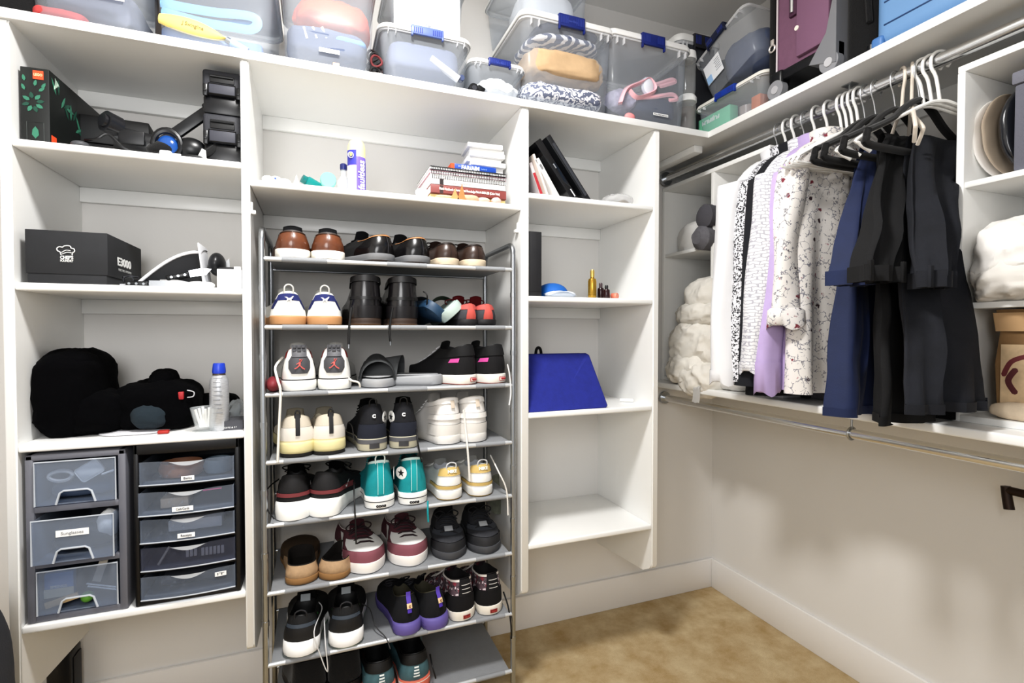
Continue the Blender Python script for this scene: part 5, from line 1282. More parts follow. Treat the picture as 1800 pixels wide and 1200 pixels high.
loopB = [p+Vector((0, .05, 0)) for p in loopA]
b.loft([[lerp(p, sum(loopA, Vector())/6, .012) for p in loopA], [p+Vector((0, .003, 0)) for p in loopA], loopB]); 
obj('panel', b, BLUE, t, True, smooth=25)
obj('edge_piping', B().tube([p+Vector((0, .002, 0)) for p in loopA], .0022, 6, True), M('#1a2270', .8), t, True)
g = at_y(945, 610, 1.80)
t = thing('black_pouch', 'black fabric pouch with a loop behind the blue wedge', 'pouch', (g.x, 1.83, Z3))
obj('body', crumple((g.x+.02, 1.85, Z3+.09), (.06, .06, .0895), .006, 20, 5, .6, 36, 20, Z3+.0005), BLACKC, t, True); obj('loop', B().tube(spline([(g.x-.01, 1.80, Z3+.15), (g.x-.005, 1.80, Z3+.205), (g.x+.012, 1.80, Z3+.205), (g.x+.018, 1.80, Z3+.15)], 6), .006, 8), BLACKC, t, True)
g = at_y(1104, 702, 1.68)
solo('white_tube', B().tube([(g.x-.024, 1.70, Z3+.0068), (g.x+.018, 1.672, Z3+.0068)], .0065, 14), WPLAS, 'short white tube lying on the third right-bay shelf', 'tube', loc=(g.x, 1.685, Z3+.0068))
# ------------------------------------------------------------------ storage bins on the high shelf
TZs = TOP+.0006
BINP = frosted('#cdd2da', .25, .22, '#f8fafc'); BINR = frosted('#f4f5f7', .55, .3); LIDW = M('#f0f0ee', .35); LAT = M('#1d2c74', .4)
def storage_bin(label, x0, x1, y0, d, h, z0=TZs, lid=True, latch=True, rot=0, lat=None, lidm=None, taper=.90, latch_text=None, grp='clear plastic storage bins', body=None, tilt=0, loc=None):
    w = x1-x0
    t = thing('storage_bin', label, 'storage bin', loc or ((x0+x1)/2, y0, z0), (0, tilt, rot), grp)
    rr = min(.035, w*.18)
    def lp(k, z, extra=0): return rrect(w*k+extra, d*lerp(k, 1, .3)+extra, rr, 5, 0, d/2, z)
    obj('body', B().loft([lp(taper*.96, .0), lp(taper, .006), lp(lerp(taper, 1, .5), h*.5), lp(.985, h*.93), lp(1.0, h*.94), lp(1.02, h*.95)], True, False), body or BINP, t, smooth=50)
    obj('rim', B().loft([lp(1.0, h*.93), lp(1.03, h*.932), lp(1.03, h*.985), lp(1.0, h*.985)], False, False), BINR, t, smooth=35)
    for sx in (-1, 1):
        for k in (.34, .42): obj('rib', B().box(sx*w*k-.001, sx*w*k+.001, -.010, .004, h*.86, h*.935), BINR, t, smooth=0) if latch else None
    if lid:
        lm = lidm or LIDW
        obj('lid', B().loft([lp(1.035, h*.955, .004), lp(1.05, h*.96, .004), lp(1.05, h*1.0, .002), lp(1.03, h+.008, 0), lp(.93, h+.009), lp(.90, h+.004)], False, True), lm, t, smooth=50)
    if latch:
        lw = min(.05, w*.2)
        o = obj('latch', B().box(-lw, lw, -.016, -.006, h*.90, h+.011, .003).box(-lw, lw, -.012, .02, h+.006, h+.011, .002).box(-lw, -lw+.006, -.017, -.006, h*.86, h*.93, .002).box(lw-.006, lw, -.017, -.006, h*.86, h*.93, .002), lat or LAT, t)
        for sg in (-1, 1):
            b = B()
            for k in range(5): b.box(*sorted((sg*(lw*.85-.006*k), sg*(lw*.85-.003-.006*k))), -.017, -.0158, h*.93, h+.004)
            obj('latch_ridges', b, M('#2d3d8c', .4), o, smooth=0)
        if latch_text: text(latch_text, .012, M('#4a5aa6', .4), o, (0, -.0165, h*.965), width=lw*.8)
    return t
def sticker(t, s, w, hgt, x, z, y=-.0005, size=.009, rot=(R(90), 0, 0), bg=None, tw=.8, tilt=0):
    o = obj('label', B().box(-w/2, w/2, -.0012, 0, -hgt/2, hgt/2).xf(Matrix.Translation((x, y, z)) @ Matrix.Rotation(tilt, 4, 'X')), bg or LBL, t, smooth=0)
    if s: text(s, size, M('#6b6b70', .6), o, (x, y-.0016, z), (R(90)+tilt, 0, 0), width=w*tw)
    return o
def bx_(px, Y=1.585): return at_y(px, 60, Y).x
def inz(name, px0, py0, px1, py1, Y, ry, m, label, cat='clothes', amp=.012, fr=16, sd=1, sq=.6, group=None, fl=None, fold=None):
    a, c = at_y(px0, py0, Y), at_y(px1, py1, Y)
    z1, z0 = a.z, max(c.z, TZs+.004)
    ctr = ((a.x+c.x)/2, Y+ry*.9, (z0+z1)/2)
    return solo(name, crumple(ctr, ((c.x-a.x)/2, ry, (z1-z0)/2), amp, fr, sd, sq, 64, 40, TZs+.003, fold), m, label, cat, group, loc=(ctr[0], ctr[1], z0))
Y0 = 1.578
b1 = storage_bin('frosted bin with a pink shirt and white label, leftmost on the high shelf', bx_(42), bx_(258), Y0, .33, .20)
sticker(b1, 'Cold weather athletic wear', .135, .013, .012, .082, .002, .010, tw=.92, tilt=-.06)
inz('pink_shirt', 50, 5, 150, 42, 1.60, .08, M('#c24b4a', .85), 'crumpled coral pink shirt inside the leftmost frosted bin', amp=.008, sd=2)
inz('grey_clothes', 80, -40, 232, 46, 1.63, .12, M('#6d7284', .9), 'blue-grey folded clothes inside the leftmost frosted bin', sd=3, sq=.4)
b2 = storage_bin('frosted bin holding a coiled blue strap and yellow tool on the high shelf', bx_(268), bx_(482), Y0, .33, .22)
A = lambda px, py, Y=1.60: at_y(px, py, Y)
strap = M('#7aaedb', .6)
t = solo('blue_strap', B().tube(spline([A(282, 4), A(330, 14), A(380, 22), A(425, 26), A(448, 32), A(452, 44), A(440, 52), A(410, 48), A(360, 40), A(320, 30), A(284, 20)], 6), .0042, 4, flat=3).tube(spline([A(285, 26, 1.615), A(340, 36, 1.615), A(400, 44, 1.615), A(446, 34, 1.62), A(420, 26, 1.62)], 6), .0042, 4, flat=3), strap, 'pale blue webbing strap looped inside the second frosted bin', 'strap', loc=A(360, 40))
a, c = A(280, 32, 1.592), A(398, 70, 1.592)
dx = c-a; an = math.atan2(dx.z, dx.x)
t = thing('yellow_tool', 'yellow curved saw handle with a steel collar inside the second frosted bin', 'tool', ((a+c)/2), (0, -an, 0))
L_ = dx.length/2
obj('grip', B().loft([[Vector((lerp(-L_, L_, k/14), .010*math.cos(q*PI/6), (.022*math.sin(PI*min(1, .12+k/14*.9))**.6)*math.sin(q*PI/6)+.004*math.sin(k/14*PI))) for q in range(12)] for k in range(15)]), M('#e3cd78', .5), t)
text('J Swingline', .013, M('#8a7a4a', .6), t, (0, -.0105, .004), width=.05)
obj('steel_collar', B().tube([(L_, 0, 0), (L_+.014, 0, -.004)], .009, 12), STEEL, t); obj('tip', B().tube([(L_+.012, 0, -.004), (L_+.055, 0, -.012)], [.012, .009], 12), M('#9fb0c6', .4), t)
solo('grey_liner', B().box(A(284, 60, 1.62).x, A(462, 60, 1.62).x, 1.61, 1.86, TZs+.006, TZs+.05, .01), M('#7189b8', .8), 'slate blue folded cloth at the bottom of the second frosted bin', 'cloth')
b3 = storage_bin('tall frosted bin of orange and grey running clothes with a white label', bx_(492), bx_(660), Y0, .33, .28)
sticker(b3, 'Running Gear', .056, .012, -.0, .048, .002, .009, tilt=-.05)
inz('orange_shirt', 520, -15, 648, 62, 1.61, .09, M('#e2623f', .85), 'crumpled orange shirt inside the running gear bin', amp=.016, fr=14, sd=8, sq=.7)
inz('grey_running_clothes', 505, 35, 645, 112, 1.60, .10, M('#5b647b', .9), 'slate grey folded clothes inside the running gear bin', sd=5, sq=.4, amp=.006)
inz('blue_cloth', 575, 58, 642, 84, 1.592, .03, M('#6f9fdc', .8), 'light blue rolled cloth inside the running gear bin', sd=6, amp=.004)
for k in range(3):
    p, q = A(534+16*k, 48, 1.59), A(540+17*k, 68, 1.59)
    solo('white_tag', B().tube([p, q], .0042, 6), PAPER, 'narrow white reflective stripe piece inside the running gear bin', 'strip', 'reflective strips in the running gear bin', loc=p)
solo('tan_peg', B().box(A(584, 0, 1.588).x, A(596, 0, 1.588).x, 1.586, 1.592, TZs+.004, TZs+.022, .002), M('#e0b48e', .7), 'tan wooden peg at the bottom of the running gear bin', 'peg')
# tangle of bracelets between the bins
g = at_y(660, 120, 1.60)
for k in range(6):
    rr_ = .016
    solo('hair_tie', B().tube([(g.x+.006*math.sin(k*2.3)+rr_*math.cos(q*PI/8), 1.60+.01*(k % 3)+.004*math.sin(q*PI/8*2), TZs+.018+.012*k+rr_*math.sin(q*PI/8)) for q in range(16)], .0035, 6, True), M(['#1a1718', '#2b2022', '#141214', '#6b2a2c', '#1c1a1c', '#241a1a'][k], .8), 'dark elastic hair tie heaped between the two bins above the books', 'hair tie', 'hair ties between the bins', loc=(g.x, 1.6, TZs+.018+.012*k))
solo('cream_elastic', B().tube([(g.x+.005+.017*math.cos(q*PI/8), 1.588+.004*math.sin(q*PI/4), TZs+.006+.004*math.sin(q*PI/8)**2) for q in range(16)], .004, 6, True), M('#e9dfd6', .8), 'cream elastic band at the foot of the dark hair ties', 'elastic', loc=(g.x, 1.59, TZs))
# white-lidded bin with blue latch
b4 = storage_bin('clear bin of grey cloth with a white lid and slate blue latch', bx_(668), bx_(826), Y0, .33, at_y(745, 52, Y0).z-TZs-.01, lat=M('#5a6ba4', .45))
inz('grey_sheet', 684, 66, 808, 140, 1.60, .12, M('#767d92', .9), 'slate grey folded sheet inside the white-lidded bin', sd=3, sq=.35, amp=.004, fr=10)
p, q = A(757, 103, 1.592), A(806, 140, 1.592)
solo('clear_tube', B().tube([p, q], [.012, .012], 16), frosted('#eeeff2', .6), 'clear plastic tube lying slanted inside the white-lidded bin', 'tube', loc=p)
p = A(812, 136, 1.59); solo('roller_wheel', B().tube([p, p+Vector((0, .02, 0))], .009, 14), M('#3a4668', .5), 'small dark blue wheel at the bottom corner of the white-lidded bin', 'wheel', loc=p)
zb4 = at_y(745, 52, Y0).z+.012
b4b = storage_bin('clear shoebox-size bin stacked on the slate-latched bin, with a white printed card inside', bx_(686), bx_(822), Y0+.03, .28, .16, zb4, latch=False)
sg = solo('printed_card', B().box(A(692, 0, 1.625).x, A(808, 0, 1.625).x, 1.622, 1.624, zb4+.006, zb4+.14), PAPER, 'white printed card inside the bin stacked above the slate-latched bin', 'card')
text('Wigs', .009, M('#77777c', .6), sg, (A(752, 0, 1.62).x, 1.6205, zb4+.028)); text('keep flat and dry', .005, M('#9a9a9e', .6), sg, (A(752, 0, 1.62).x, 1.6205, zb4+.018))
obj('printed_oval', B().lathe([(.045, 0), (.038, .002)], 28, sy=.4).xf(Matrix.Translation((A(760, 0, 1.62).x, 1.6215, zb4+.075)) @ Matrix.Rotation(R(90), 4, 'X')), M('#b9bdd0', .6), sg)
# small bin of white socks and black webcam
b5 = storage_bin('small low bin of white socks with a navy latch, between two larger bins', bx_(828), bx_(924), Y0+.01, .28, at_y(878, 104, Y0).z-TZs-.012, latch_text='Sterilite')
inz('white_socks', 846, 134, 912, 168, 1.60, .07, M('#f0f0f0', .95, bump=.4, bscale=80), 'bundle of white socks inside the small low bin', 'socks', amp=.014, fr=30, sd=4, sq=.8)
p = A(832, 150, 1.59)
t = thing('webcam', 'small black round webcam on the shelf in front of the small sock bin', 'webcam', (p.x, 1.585, TZs+.0166))
obj('barrel', B().tube([(0, -.004, 0), (0, .03, 0)], .016, 22).tube([(0, -.007, 0), (0, -.004, 0)], .012, 22), BLACKP, t); obj('lens', B().tube([(0, -.0085, 0), (0, -.007, 0)], .008, 18), M('#3a3b40', .2), t); obj('clip', B().box(.008, .034, -.002, .02, -.008, .022, .002).xf(Matrix.Rotation(R(25), 4, 'Y')), BLACKP, t)
# big bin of patterned clothes
h6 = at_y(990, 28, Y0).z-TZs-.012
b6 = storage_bin('large tall bin of striped and beige clothes with a navy latch', bx_(918), bx_(1078), Y0, .34, h6, latch_text='Sterilite')
inz('beige_blouse', 932, 80, 1062, 150, 1.592, .13, M('#c2a582', .9, var=.12, vscale=18), 'beige crumpled blouse in the middle of the large tall bin', sd=2, amp=.014, fr=26, sq=.38)
inz('zebra_dress', 926, 140, 1060, 192, 1.592, .13, striped('#e7e6ea', '#6b7186', 16, 'Z', 14, thr=.52, dscale=2.5), 'black and white wavy patterned dress at the bottom of the large tall bin', sd=5, amp=.010, sq=.35)
inz('striped_blouse', 938, 52, 1058, 92, 1.60, .12, striped('#f1f0f2', '#565d78', 18, 'DIAGONAL', 3, thr=.5), 'white and slate striped blouse above the beige blouse in the tall bin', sd=9, amp=.012, sq=.6)
inz('grey_knit', 950, 32, 1056, 70, 1.62, .11, M('#7f8496', .9), 'grey knit top at the top of the large tall bin', sd=6, amp=.006, sq=.5)
zb6 = TZs+h6+.012
b6b = storage_bin('clear bin with white contents stacked on the large bin of patterned clothes', bx_(905), bx_(1048), Y0+.045, .28, .16, zb6, latch=True, lat=M('#8b97b8', .45))
solo('white_towels', crumple((bx_(985), 1.75, zb6+.07), (.10, .10, .065), .01, 14, 3, .5, 40, 24, zb6+.004), M('#eef0f3', .9), 'white folded linen inside the bin at the top of the stack', 'linen')
# empty-ish bin with shorts and bikini
h7 = at_y(1130, 60, Y0).z-TZs-.012
b7 = storage_bin('large clear bin half filled with a pink bikini and navy shorts', bx_(1070), bx_(1212), Y0, .34, h7)
sticker(b7, 'Shoes, Pants, Swim Items', .066, .009, .045, .040, .004, .0065, tw=.9, tilt=-.05)
inz('navy_shorts', 1110, 160, 1190, 212, 1.60, .08, M('#3f465c', .9), 'dark slate shorts at the bottom of the half-filled bin', 'shorts', sd=3, amp=.006, sq=.5)
inz('grey_lace_top', 1075, 150, 1130, 195, 1.60, .07, M('#a9a4b8', .9, var=.3, vscale=50), 'mauve grey lace top at the left of the half-filled bin', sd=4, amp=.012, fr=22, sq=.8)
p = A(1100, 190, 1.59)
pk = M('#f0bcc4', .7)
t = thing('bikini', 'pale pink bikini with twisted straps draped over the navy shorts in the bin', 'swimwear', A(1130, 165, 1.592))
obj('band', B().tube(spline([A(1090, 182, 1.59), A(1100, 158, 1.592), A(1125, 146, 1.594), A(1140, 140, 1.596), A(1150, 160, 1.592), A(1120, 172, 1.588), A(1105, 160, 1.59)], 6), .008, 4, flat=2), pk, t, True)
obj('strap', B().tube(spline([A(1128, 150, 1.592), A(1155, 148, 1.592), A(1180, 140, 1.594), A(1186, 144, 1.594), A(1160, 152, 1.590)], 6), .004, 4, flat=2), pk, t, True); obj('strap', B().tube(spline([A(1120, 172, 1.588), A(1150, 170, 1.588), A(1182, 166, 1.59), A(1190, 174, 1.59), A(1176, 176, 1.588)], 6), .004, 4, flat=2), pk, t, True)
obj('cup', B().ball(tuple(A(1138, 152, 1.592)), (.028, .012, .034), None, 16, 12), M('#dfe2ea', .6), t, True)
p = A(1108, 200, 1.588); solo('pink_soap', B().ball((p.x, 1.592, TZs+.018), (.022, .012, .014), None, 16, 12), M('#ee9c9c', .6), 'small salmon pink sponge at the bottom left of the half-filled bin', 'sponge', loc=p)
p = A(1085, 170, 1.62); solo('knit_hat', crumple((p.x-.01, 1.70, TZs+.05), (.045, .06, .05), .006, 20, 4, .7, 30, 20, TZs+.003), M('#17171b', .9), 'black hat lying in the back left of the half-filled bin', 'hat', loc=p)
# corner things
g = at_y(1210, 190, 1.66)
t = thing('glass_canister', 'tall clear canister with a white band in the shelf corner beside the bins', 'canister', (g.x, 1.67, TZs))
hC = at_y(1208, 108, 1.67).z-TZs
obj('glass', B().lathe([(.034, .0005), (.036, .006), (.036, hC*.50), (.030, hC*.56), (.034, hC*.62), (.034, hC)], 26), frosted('#cfd0cf', .3, .1), t); obj('white_band', B().lathe([(.038, hC*.47), (.039, hC*.52), (.031, hC*.56)], 26), WPLAS, t); obj('dark_contents', B().lathe([(.030, .004), (.033, .008), (.033, hC*.40)], 22), M('#4a3a33', .7, var=.5, vscale=60), t); obj('white_lid', B().lathe([(.036, hC), (.037, hC+.004), (.034, hC+.03)], 26), WPLAS, t)
g = at_y(1222, 70, 1.76)
b8 = storage_bin('grey-lidded dark bin at the back of the shelf corner', at_y(1188, 70, 1.74).x, at_y(1262, 70, 1.74).x, 1.72, .2, at_y(1220, 62, 1.72).z-TZs-.01, latch=True, lat=M('#2b2b30', .5), body=frosted('#5b5d63', .6, .3, '#9a9ca2'))
# bin with green film box, facing the side aisle
FX = 1.432
pL, pR = at_x(1222, 200, FX), at_x(1345, 130, FX)
wF = pL.y-pR.y; h9 = at_x(1280, 160, FX).z-TZs
b9 = storage_bin('low bin with a royal blue latch holding a green film box, at the shelf corner', -wF/2, wF/2, 0, .30, .125, loc=(FX, (pL.y+pR.y)/2, TZs), rot=R(-90), lat=M('#1c3f9c', .4), lidm=M('#eceae2', .4))
a, c = at_x(1228, 175, FX+.022), at_x(1283, 200, FX+.022)
t = thing('film_box', 'mint green camera film box seen through the low corner bin', 'box', (FX+.022, (a.y+c.y)/2, TZs+.005), (0, 0, R(-90)))
wB = a.y-c.y; hB = .085
obj('carton', B().box(-wB/2, wB/2, 0, .04, 0, hB, .002), M('#7fd0aa', .5), t); text('FUJIFILM', .02, M('#eef7f2', .5), t, (-.015, -.001, hB*.74), (R(90), R(180), 0), width=wB*.55, bold=.0008)
p = at_x(1310, 200, FX+.03)
solo('clear_cup', B().lathe([(.022, .002), (.026, .006), (.028, .05)], 20, (FX+.04, p.y, TZs+.004)), frosted('#cdbfb8', .5), 'small clear pink-printed cup inside the low corner bin', 'cup')
p = at_x(1332, 172, FX+.03)
solo('orange_box', B().box(FX+.02, FX+.06, p.y-.02, p.y+.02, TZs+.004, TZs+.07, .003), M('#c9703c', .6), 'orange-brown packet inside the right end of the low corner bin', 'packet')
h10 = .125+.012
b10 = storage_bin('clear bin of dark fabric with a white sticker, tilted on the low corner bin', -.14, .14, 0, .2, .20, loc=(FX+.02, (pL.y+pR.y)/2+.0, TZs+h10+.055), rot=R(-90), tilt=R(0), lat=M('#1d2440', .4), lid=False)
b10.rotation_euler = (R(0), R(0), R(-90)); b10.rotation_euler.rotate_axis('Y', R(-22))
sticker(b10, '', .085, .085, -.06, .095, -.002, bg=M('#eef0f4', .6)); obj('blue_corner', B().box(-.102, -.075, -.0042, -.0032, .053, .085), M('#9fc3ea', .6), b10, smooth=0)
b = B()
for k in range(6): b.box(-.05+.004*(k % 2), -.022, -.0042, -.0032, .075+.009*k, .077+.009*k)
obj('sticker_print', b, M('#9a9da6', .6), b10, smooth=0)
pc = Vector((FX+.13, (pL.y+pR.y)/2, TZs+h10+.14))
solo('navy_fabric', crumple(pc, (.07, .10, .07), .010, 14, 3, .6, 40, 26), M('#56607a', .9), 'slate blue fabric bundle inside the tilted corner bin', 'fabric', loc=pc)
p = at_y(1330, 40, 1.80)
solo('black_hat', B().lathe([(.17, 0), (.165, .006), (.09, .012), (.085, .07), (.06, .085)], 36).xf(Matrix.Translation((1.66, 1.66, 2.27)) @ Matrix.Rotation(R(18), 4, 'Y')), M('#141416', .9), 'black wide-brimmed hat on top of the tilted corner bin', 'hat', loc=(1.66, 1.66, 2.27))
# purple suitcase
ya, yb = at_x(1352, 90, 1.42).y, at_x(1466, 80, 1.42).y
PUR = M('#79566c', .8, bump=.3, bscale=400, var=.08, vscale=40)
t = thing('suitcase', 'plum purple fabric suitcase on spinner wheels standing on the side shelf', 'suitcase', (1.43, (ya+yb)/2, TZs))
w = ya-yb; hS = .58
obj('shell', B().box(.0, .34, -w/2, w/2, .07, hS, .02, 4), PUR, t)
obj('zip_edge', B().box(-.006, .05, w/2-.02, w/2+.006, .065, hS+.002, .008), BLACKC, t)
obj('front_pocket', B().box(-.014, .004, -w/2+.015, -w/2+w*.55, .10, hS-.03, .006), M('#7f5c74', .8, bump=.3, bscale=400), t)
obj('handle_sleeve', B().box(-.010, .002, w*.06, w*.18, .24, hS, .003), M('#4d2b42', .7), t); obj('handle_tube', B().tube([(-.011, w*.12, .25), (-.011, w*.12, hS)], .006, 12), CHROME, t)
obj('snap', B().tube([(-.016, w*.03, .19), (-.010, w*.03, .19)], .0075, 16), M('#f0e6dc', .3), t)
obj('zip_pull', B().tube([(-.010, w/2-.012+.011*math.cos(k*PI/7), .175+.011*math.sin(k*PI/7)) for k in range(14)], .003, 6, True).box(-.012, -.006, w/2-.018, w/2-.006, .185, .205, .002), M('#d9d3cc', .3, .6), t)
obj('piping', B().tube([(-.004, w/2-.026, .05), (-.004, w/2-.026, hS)], .003, 8), M('#cfc6c9', .5), t)
obj('bottom_guard', B().box(-.008, .33, -w/2-.004, w/2+.004, .055, .09, .01), BLACKP, t)
obj('corner_guard', B().prism([(-w/2-.012, .02), (-w/2+.075, .05), (-w/2+.02, .12), (-w/2-.006, .24), (-w/2-.012, .24)], lambda u, v, d: Vector((d, u, v)), -.018, .03), M('#7d7e82', .45), t, smooth=30)
def wheel(y, x=.02):
    wob = obj('wheel', B().tube([(x-.012, y, .0305), (x+.012, y, .0305)], .030, 24), M('#8f9094', .35), t)
    obj('wheel_hub', B().tube([(x-.015, y, .0305), (x-.012, y, .0305)], .013, 16), M('#d9d9dc', .3, .5), wob)
    obj('wheel_fork', B().box(x-.011, x+.030, y-.024, y+.024, .036, .092, .010, 3), BLACKP, t)
wheel(-w/2+.012, -.004); wheel(w/2-.03, -.004); wheel(-w/2+.02, .3); wheel(w/2-.02, .3)
# black luggage side and blue suitcase
yc, yd = at_x(1466, 80, 1.42).y-.004, at_x(1530, 60, 1.42).y
t = thing('duffel_bag', 'black soft luggage bag standing between the purple and blue suitcases', 'bag', (1.45, (yc+yd)/2, TZs))
obj('body', B().box(.0, .33, -(yc-yd)/2, (yc-yd)/2, .0005, .55, .03, 4), BLACKC, t); obj('strap', B().tube(spline([(-.004, -.03, .10), (-.010, -.02, .3), (-.006, -.01, .54)], 6), .008, 8), BLACKC, t)
obj('foot', B().tube([(-.004, -(yc-yd)/2+.012, .004), (-.004, -(yc-yd)/2+.012, .03)], .012, 14), BLACKP, t)
ye = .48; BS = M('#7299c4', .4, bump=.05)
t = thing('suitcase', 'sky blue hard-shell suitcase lying at the right end of the side shelf', 'suitcase', (1.425, (yd+ye)/2, TZs))
w = yd-ye-.004
obj('shell', B().box(0, .36, -w/2, w/2, .0005, .42, .035, 5), BS, t)
for z in (.055, .115, .175, .235, .295): obj('groove', B().box(-.0015, .01, -w/2+.03, w/2-.03, z, z+.004, .001), M('#25426b', .5), t)
obj('corner_bumper', B().box(-.004, .03, w/2-.03, w/2+.003, .0006, .035, .008, 3), M('#4f7cb4', .45), t)
# dark thing at the far left of the shelf
g = at_y(20, 8, 1.6)
solo('black_tote', B().box(g.x-.09, g.x+.045, 1.60, 1.9, TZs, TZs+.2, .015, 3), BLACKC, 'black fabric tote at the far left of the high shelf, cut by the picture edge', 'bag', loc=(g.x-.02, 1.6, TZs))
solo('brown_board', B().box(bx_(246)+.005, bx_(268)-.0, 1.70, 1.705, TZs, TZs+.25), M('#3f3833', .8), 'dark brown panel standing between the two leftmost bins', 'panel')
# ------------------------------------------------------------------ hangers and clothes on the upper rod
RX_, RZ = 1.5, 1.945
WH = M('#f4f3f0', .35); CREAM = M('#e9dfd2', .4); VELV = M('#08080a', .95, sheen=.2); HSTEEL = M('#c9ccd0', .25, .8)
HG = 'hangers on the upper rod'
def hook_pts(drop=.075, lead=1):
    r = .0235
    p = [(0+r*math.cos(a), 0, r*math.sin(a)-.0016) for a in [R(x) for x in range(-40, 181, 20)]]
    return p + [(-r*.95, 0, -.02), (-.010, 0, -.045), (0, 0, -drop)]
def tube_hanger(label, y, m=WH, x=RX_, rz=0, w=.205, drop=.095, r=.0042, open_arms=False, hookm=None, slope=.085):
    t = thing('hanger', label, 'hanger', (x, y, RZ), (0, 0, R(rz)), HG)
    obj('hook', B().tube(spline(hook_pts(drop), 3), .0042 if hookm is None else .0022, 8), hookm or m, t)
    z0 = -drop
    pts = [(0, 0, z0), (-.04, 0, z0-.006), (-w+.02, 0, z0-slope), (-w, 0, z0-slope-.016), (-w+.012, 0, z0-slope-.03), (0, 0, z0-slope-.032), (w-.012, 0, z0-slope-.03), (w, 0, z0-slope-.016), (w-.02, 0, z0-slope), (.04, 0, z0-.006)]
    obj('frame', B().tube(spline(pts+[pts[0]], 4)[:-1], r, 8, True), m, t)
    return t
def velvet_hanger(label, y, x=RX_, rz=0, w=.20, tips=False):
    t = thing('hanger', label, 'hanger', (x, y, RZ), (0, 0, R(rz)), HG)
    obj('hook', B().tube(spline(hook_pts(.085), 3), .002, 8), HSTEEL, t)
    z0 = -.09
    top = [(-w, z0-.10), (-w*.55, z0-.058), (-.05, z0-.014), (0, z0+.006), (.05, z0-.014), (w*.55, z0-.058), (w, z0-.10)]
    b = B().tube(spline([(u, 0, v) for u, v in top], 5), .0115, 8, flat=.7)
    b.tube(spline([(-w, 0, z0-.10), (-w-.004, 0, z0-.118), (-w+.008, 0, z0-.135), (0, 0, z0-.136), (w-.008, 0, z0-.135), (w+.004, 0, z0-.118), (w, 0, z0-.10)], 5), .0105, 8, flat=.7)
    obj('frame', b, VELV, t)
    return t
def shirt(label, y, m, x=RX_, w=.20, L=.68, th=.042, sleeve=(.56, .56), cuff=None, amp=.010, kf=26, seed=0, rz=0, collar=None, name='shirt', cat='shirt', drop=.10, out=.05, rolled=False, sl_m=None, cuffm=None, left_only=False, slw=.052):
    """open-bottomed garment hanging from a hanger: body loft, sleeves, collar band, cuffs"""
    t = thing(name, label, cat, (x, y, RZ), (0, 0, R(rz)), 'clothes on the upper rod')
    rnd = random.Random(seed); N = 48; loops = []
    ph = [rnd.random()*6 for _ in range(4)]
    def loop(hw, tt, z, zs, fold):
        lp = []
        for i in range(N):
            a = 2*PI*i/N; cx, sx = math.cos(a), math.sin(a)
            X = hw*math.copysign(abs(cx)**.75, cx); Y = tt*math.copysign(abs(sx)**.9, sx)
            f = fold*(math.sin(kf*X+ph[0]+2*z)+.6*math.sin(kf*2.3*X+ph[1]-3*z)+.5*math.sin(kf*.6*X+ph[2]))
            lp.append(Vector((X, Y+f, z-zs*max(0, abs(X)-.055)/.15)))
        return lp
    loops.append(loop(.058, .040, -drop+.012, 0, 0)); loops.append(loop(.062, .042, -drop-.008, 0, 0))
    for k in range(1, 6):
        f = k/5; loops.append(loop(lerp(.07, w, f), lerp(.04, th, f), -drop-.012-.02*f, .092*f, amp*.1*f))
    nb = 14
    for k in range(1, nb+1):
        f = k/nb; loops.append(loop(w*(1-.03*math.sin(f*PI)+.05*f), th*(1+.15*f), lerp(-drop-.085, -L, f), .085*(1-f)**3, amp*(.25+.9*f)))
    obj('body', B().loft(loops, False, False), m, t, smooth=75)
    obj('collar', B().loft([loop(.060, .043, -drop-.004, 0, 0), loop(.064, .047, -drop+.022, 0, 0), loop(.058, .041, -drop+.026, 0, 0), loop(.054, .036, -drop, 0, 0)], False, False), collar or m, t, smooth=75)
    zp = -drop-.03
    pl = obj('placket', B().grid(lambda a, c: Vector((lerp(-.012, .012, a), -lerp(.046, th*1.12, min(1, c*4))-.002+amp*(.25+.9*c)*(math.sin(kf*lerp(-.012, .012, a)+ph[0]+2*lerp(zp, -L, c))+.6*math.sin(ph[1]-3*lerp(zp, -L, c))+.5*math.sin(ph[2])), lerp(zp, -L+.02, c))), 2, 20), m, t, smooth=75)
    for k, sd in enumerate((-1, 1)):
        if left_only and sd > 0: continue
        Ls = sleeve[k]
        b = B(); lp = []; n = 16
        for j in range(n+1):
            f = j/n; c = Vector((sd*(w-.022+out*(.15+.85*f**.7)), -.004+.012*math.sin(f*3+seed), lerp(-drop-.10, -drop-.045-Ls, f)))
            rx_, ry_ = lerp(slw, slw*.8, f), lerp(.040, .034, f)
            ring = []
            for i in range(20):
                a = 2*PI*i/20; wv = 1+.09*math.sin(3*a+5*f+seed)+.06*math.sin(2*a-9*f+seed*2)
                ring.append(c+Vector((rx_*math.cos(a)*wv, ry_*math.sin(a)*wv, .012*math.cos(a)*-sd if j == 0 else 0)))
            lp.append(ring)
        obj('sleeve', b.loft(lp, True, False), sl_m or m, t, smooth=75)
        if cuff:
            c = lp[-1]; ctr = sum(c, Vector())/20
            k0 = 1.05; kk = 1.28 if rolled else 1.06
            obj('cuff', B().loft([[ctr+(p-ctr)*k0+Vector((0, 0, .012)) for p in c], [ctr+(p-ctr)*kk+Vector((0, 0, .004)) for p in c], [ctr+(p-ctr)*kk*(1.06 if rolled else 1)-Vector((0, 0, cuff+.01*math.sin(q))) for q, p in enumerate(c)], [ctr+(p-ctr)*kk*.86-Vector((0, 0, cuff-.004)) for p in c]], False, False), cuffm or m, t, smooth=75)
    return t
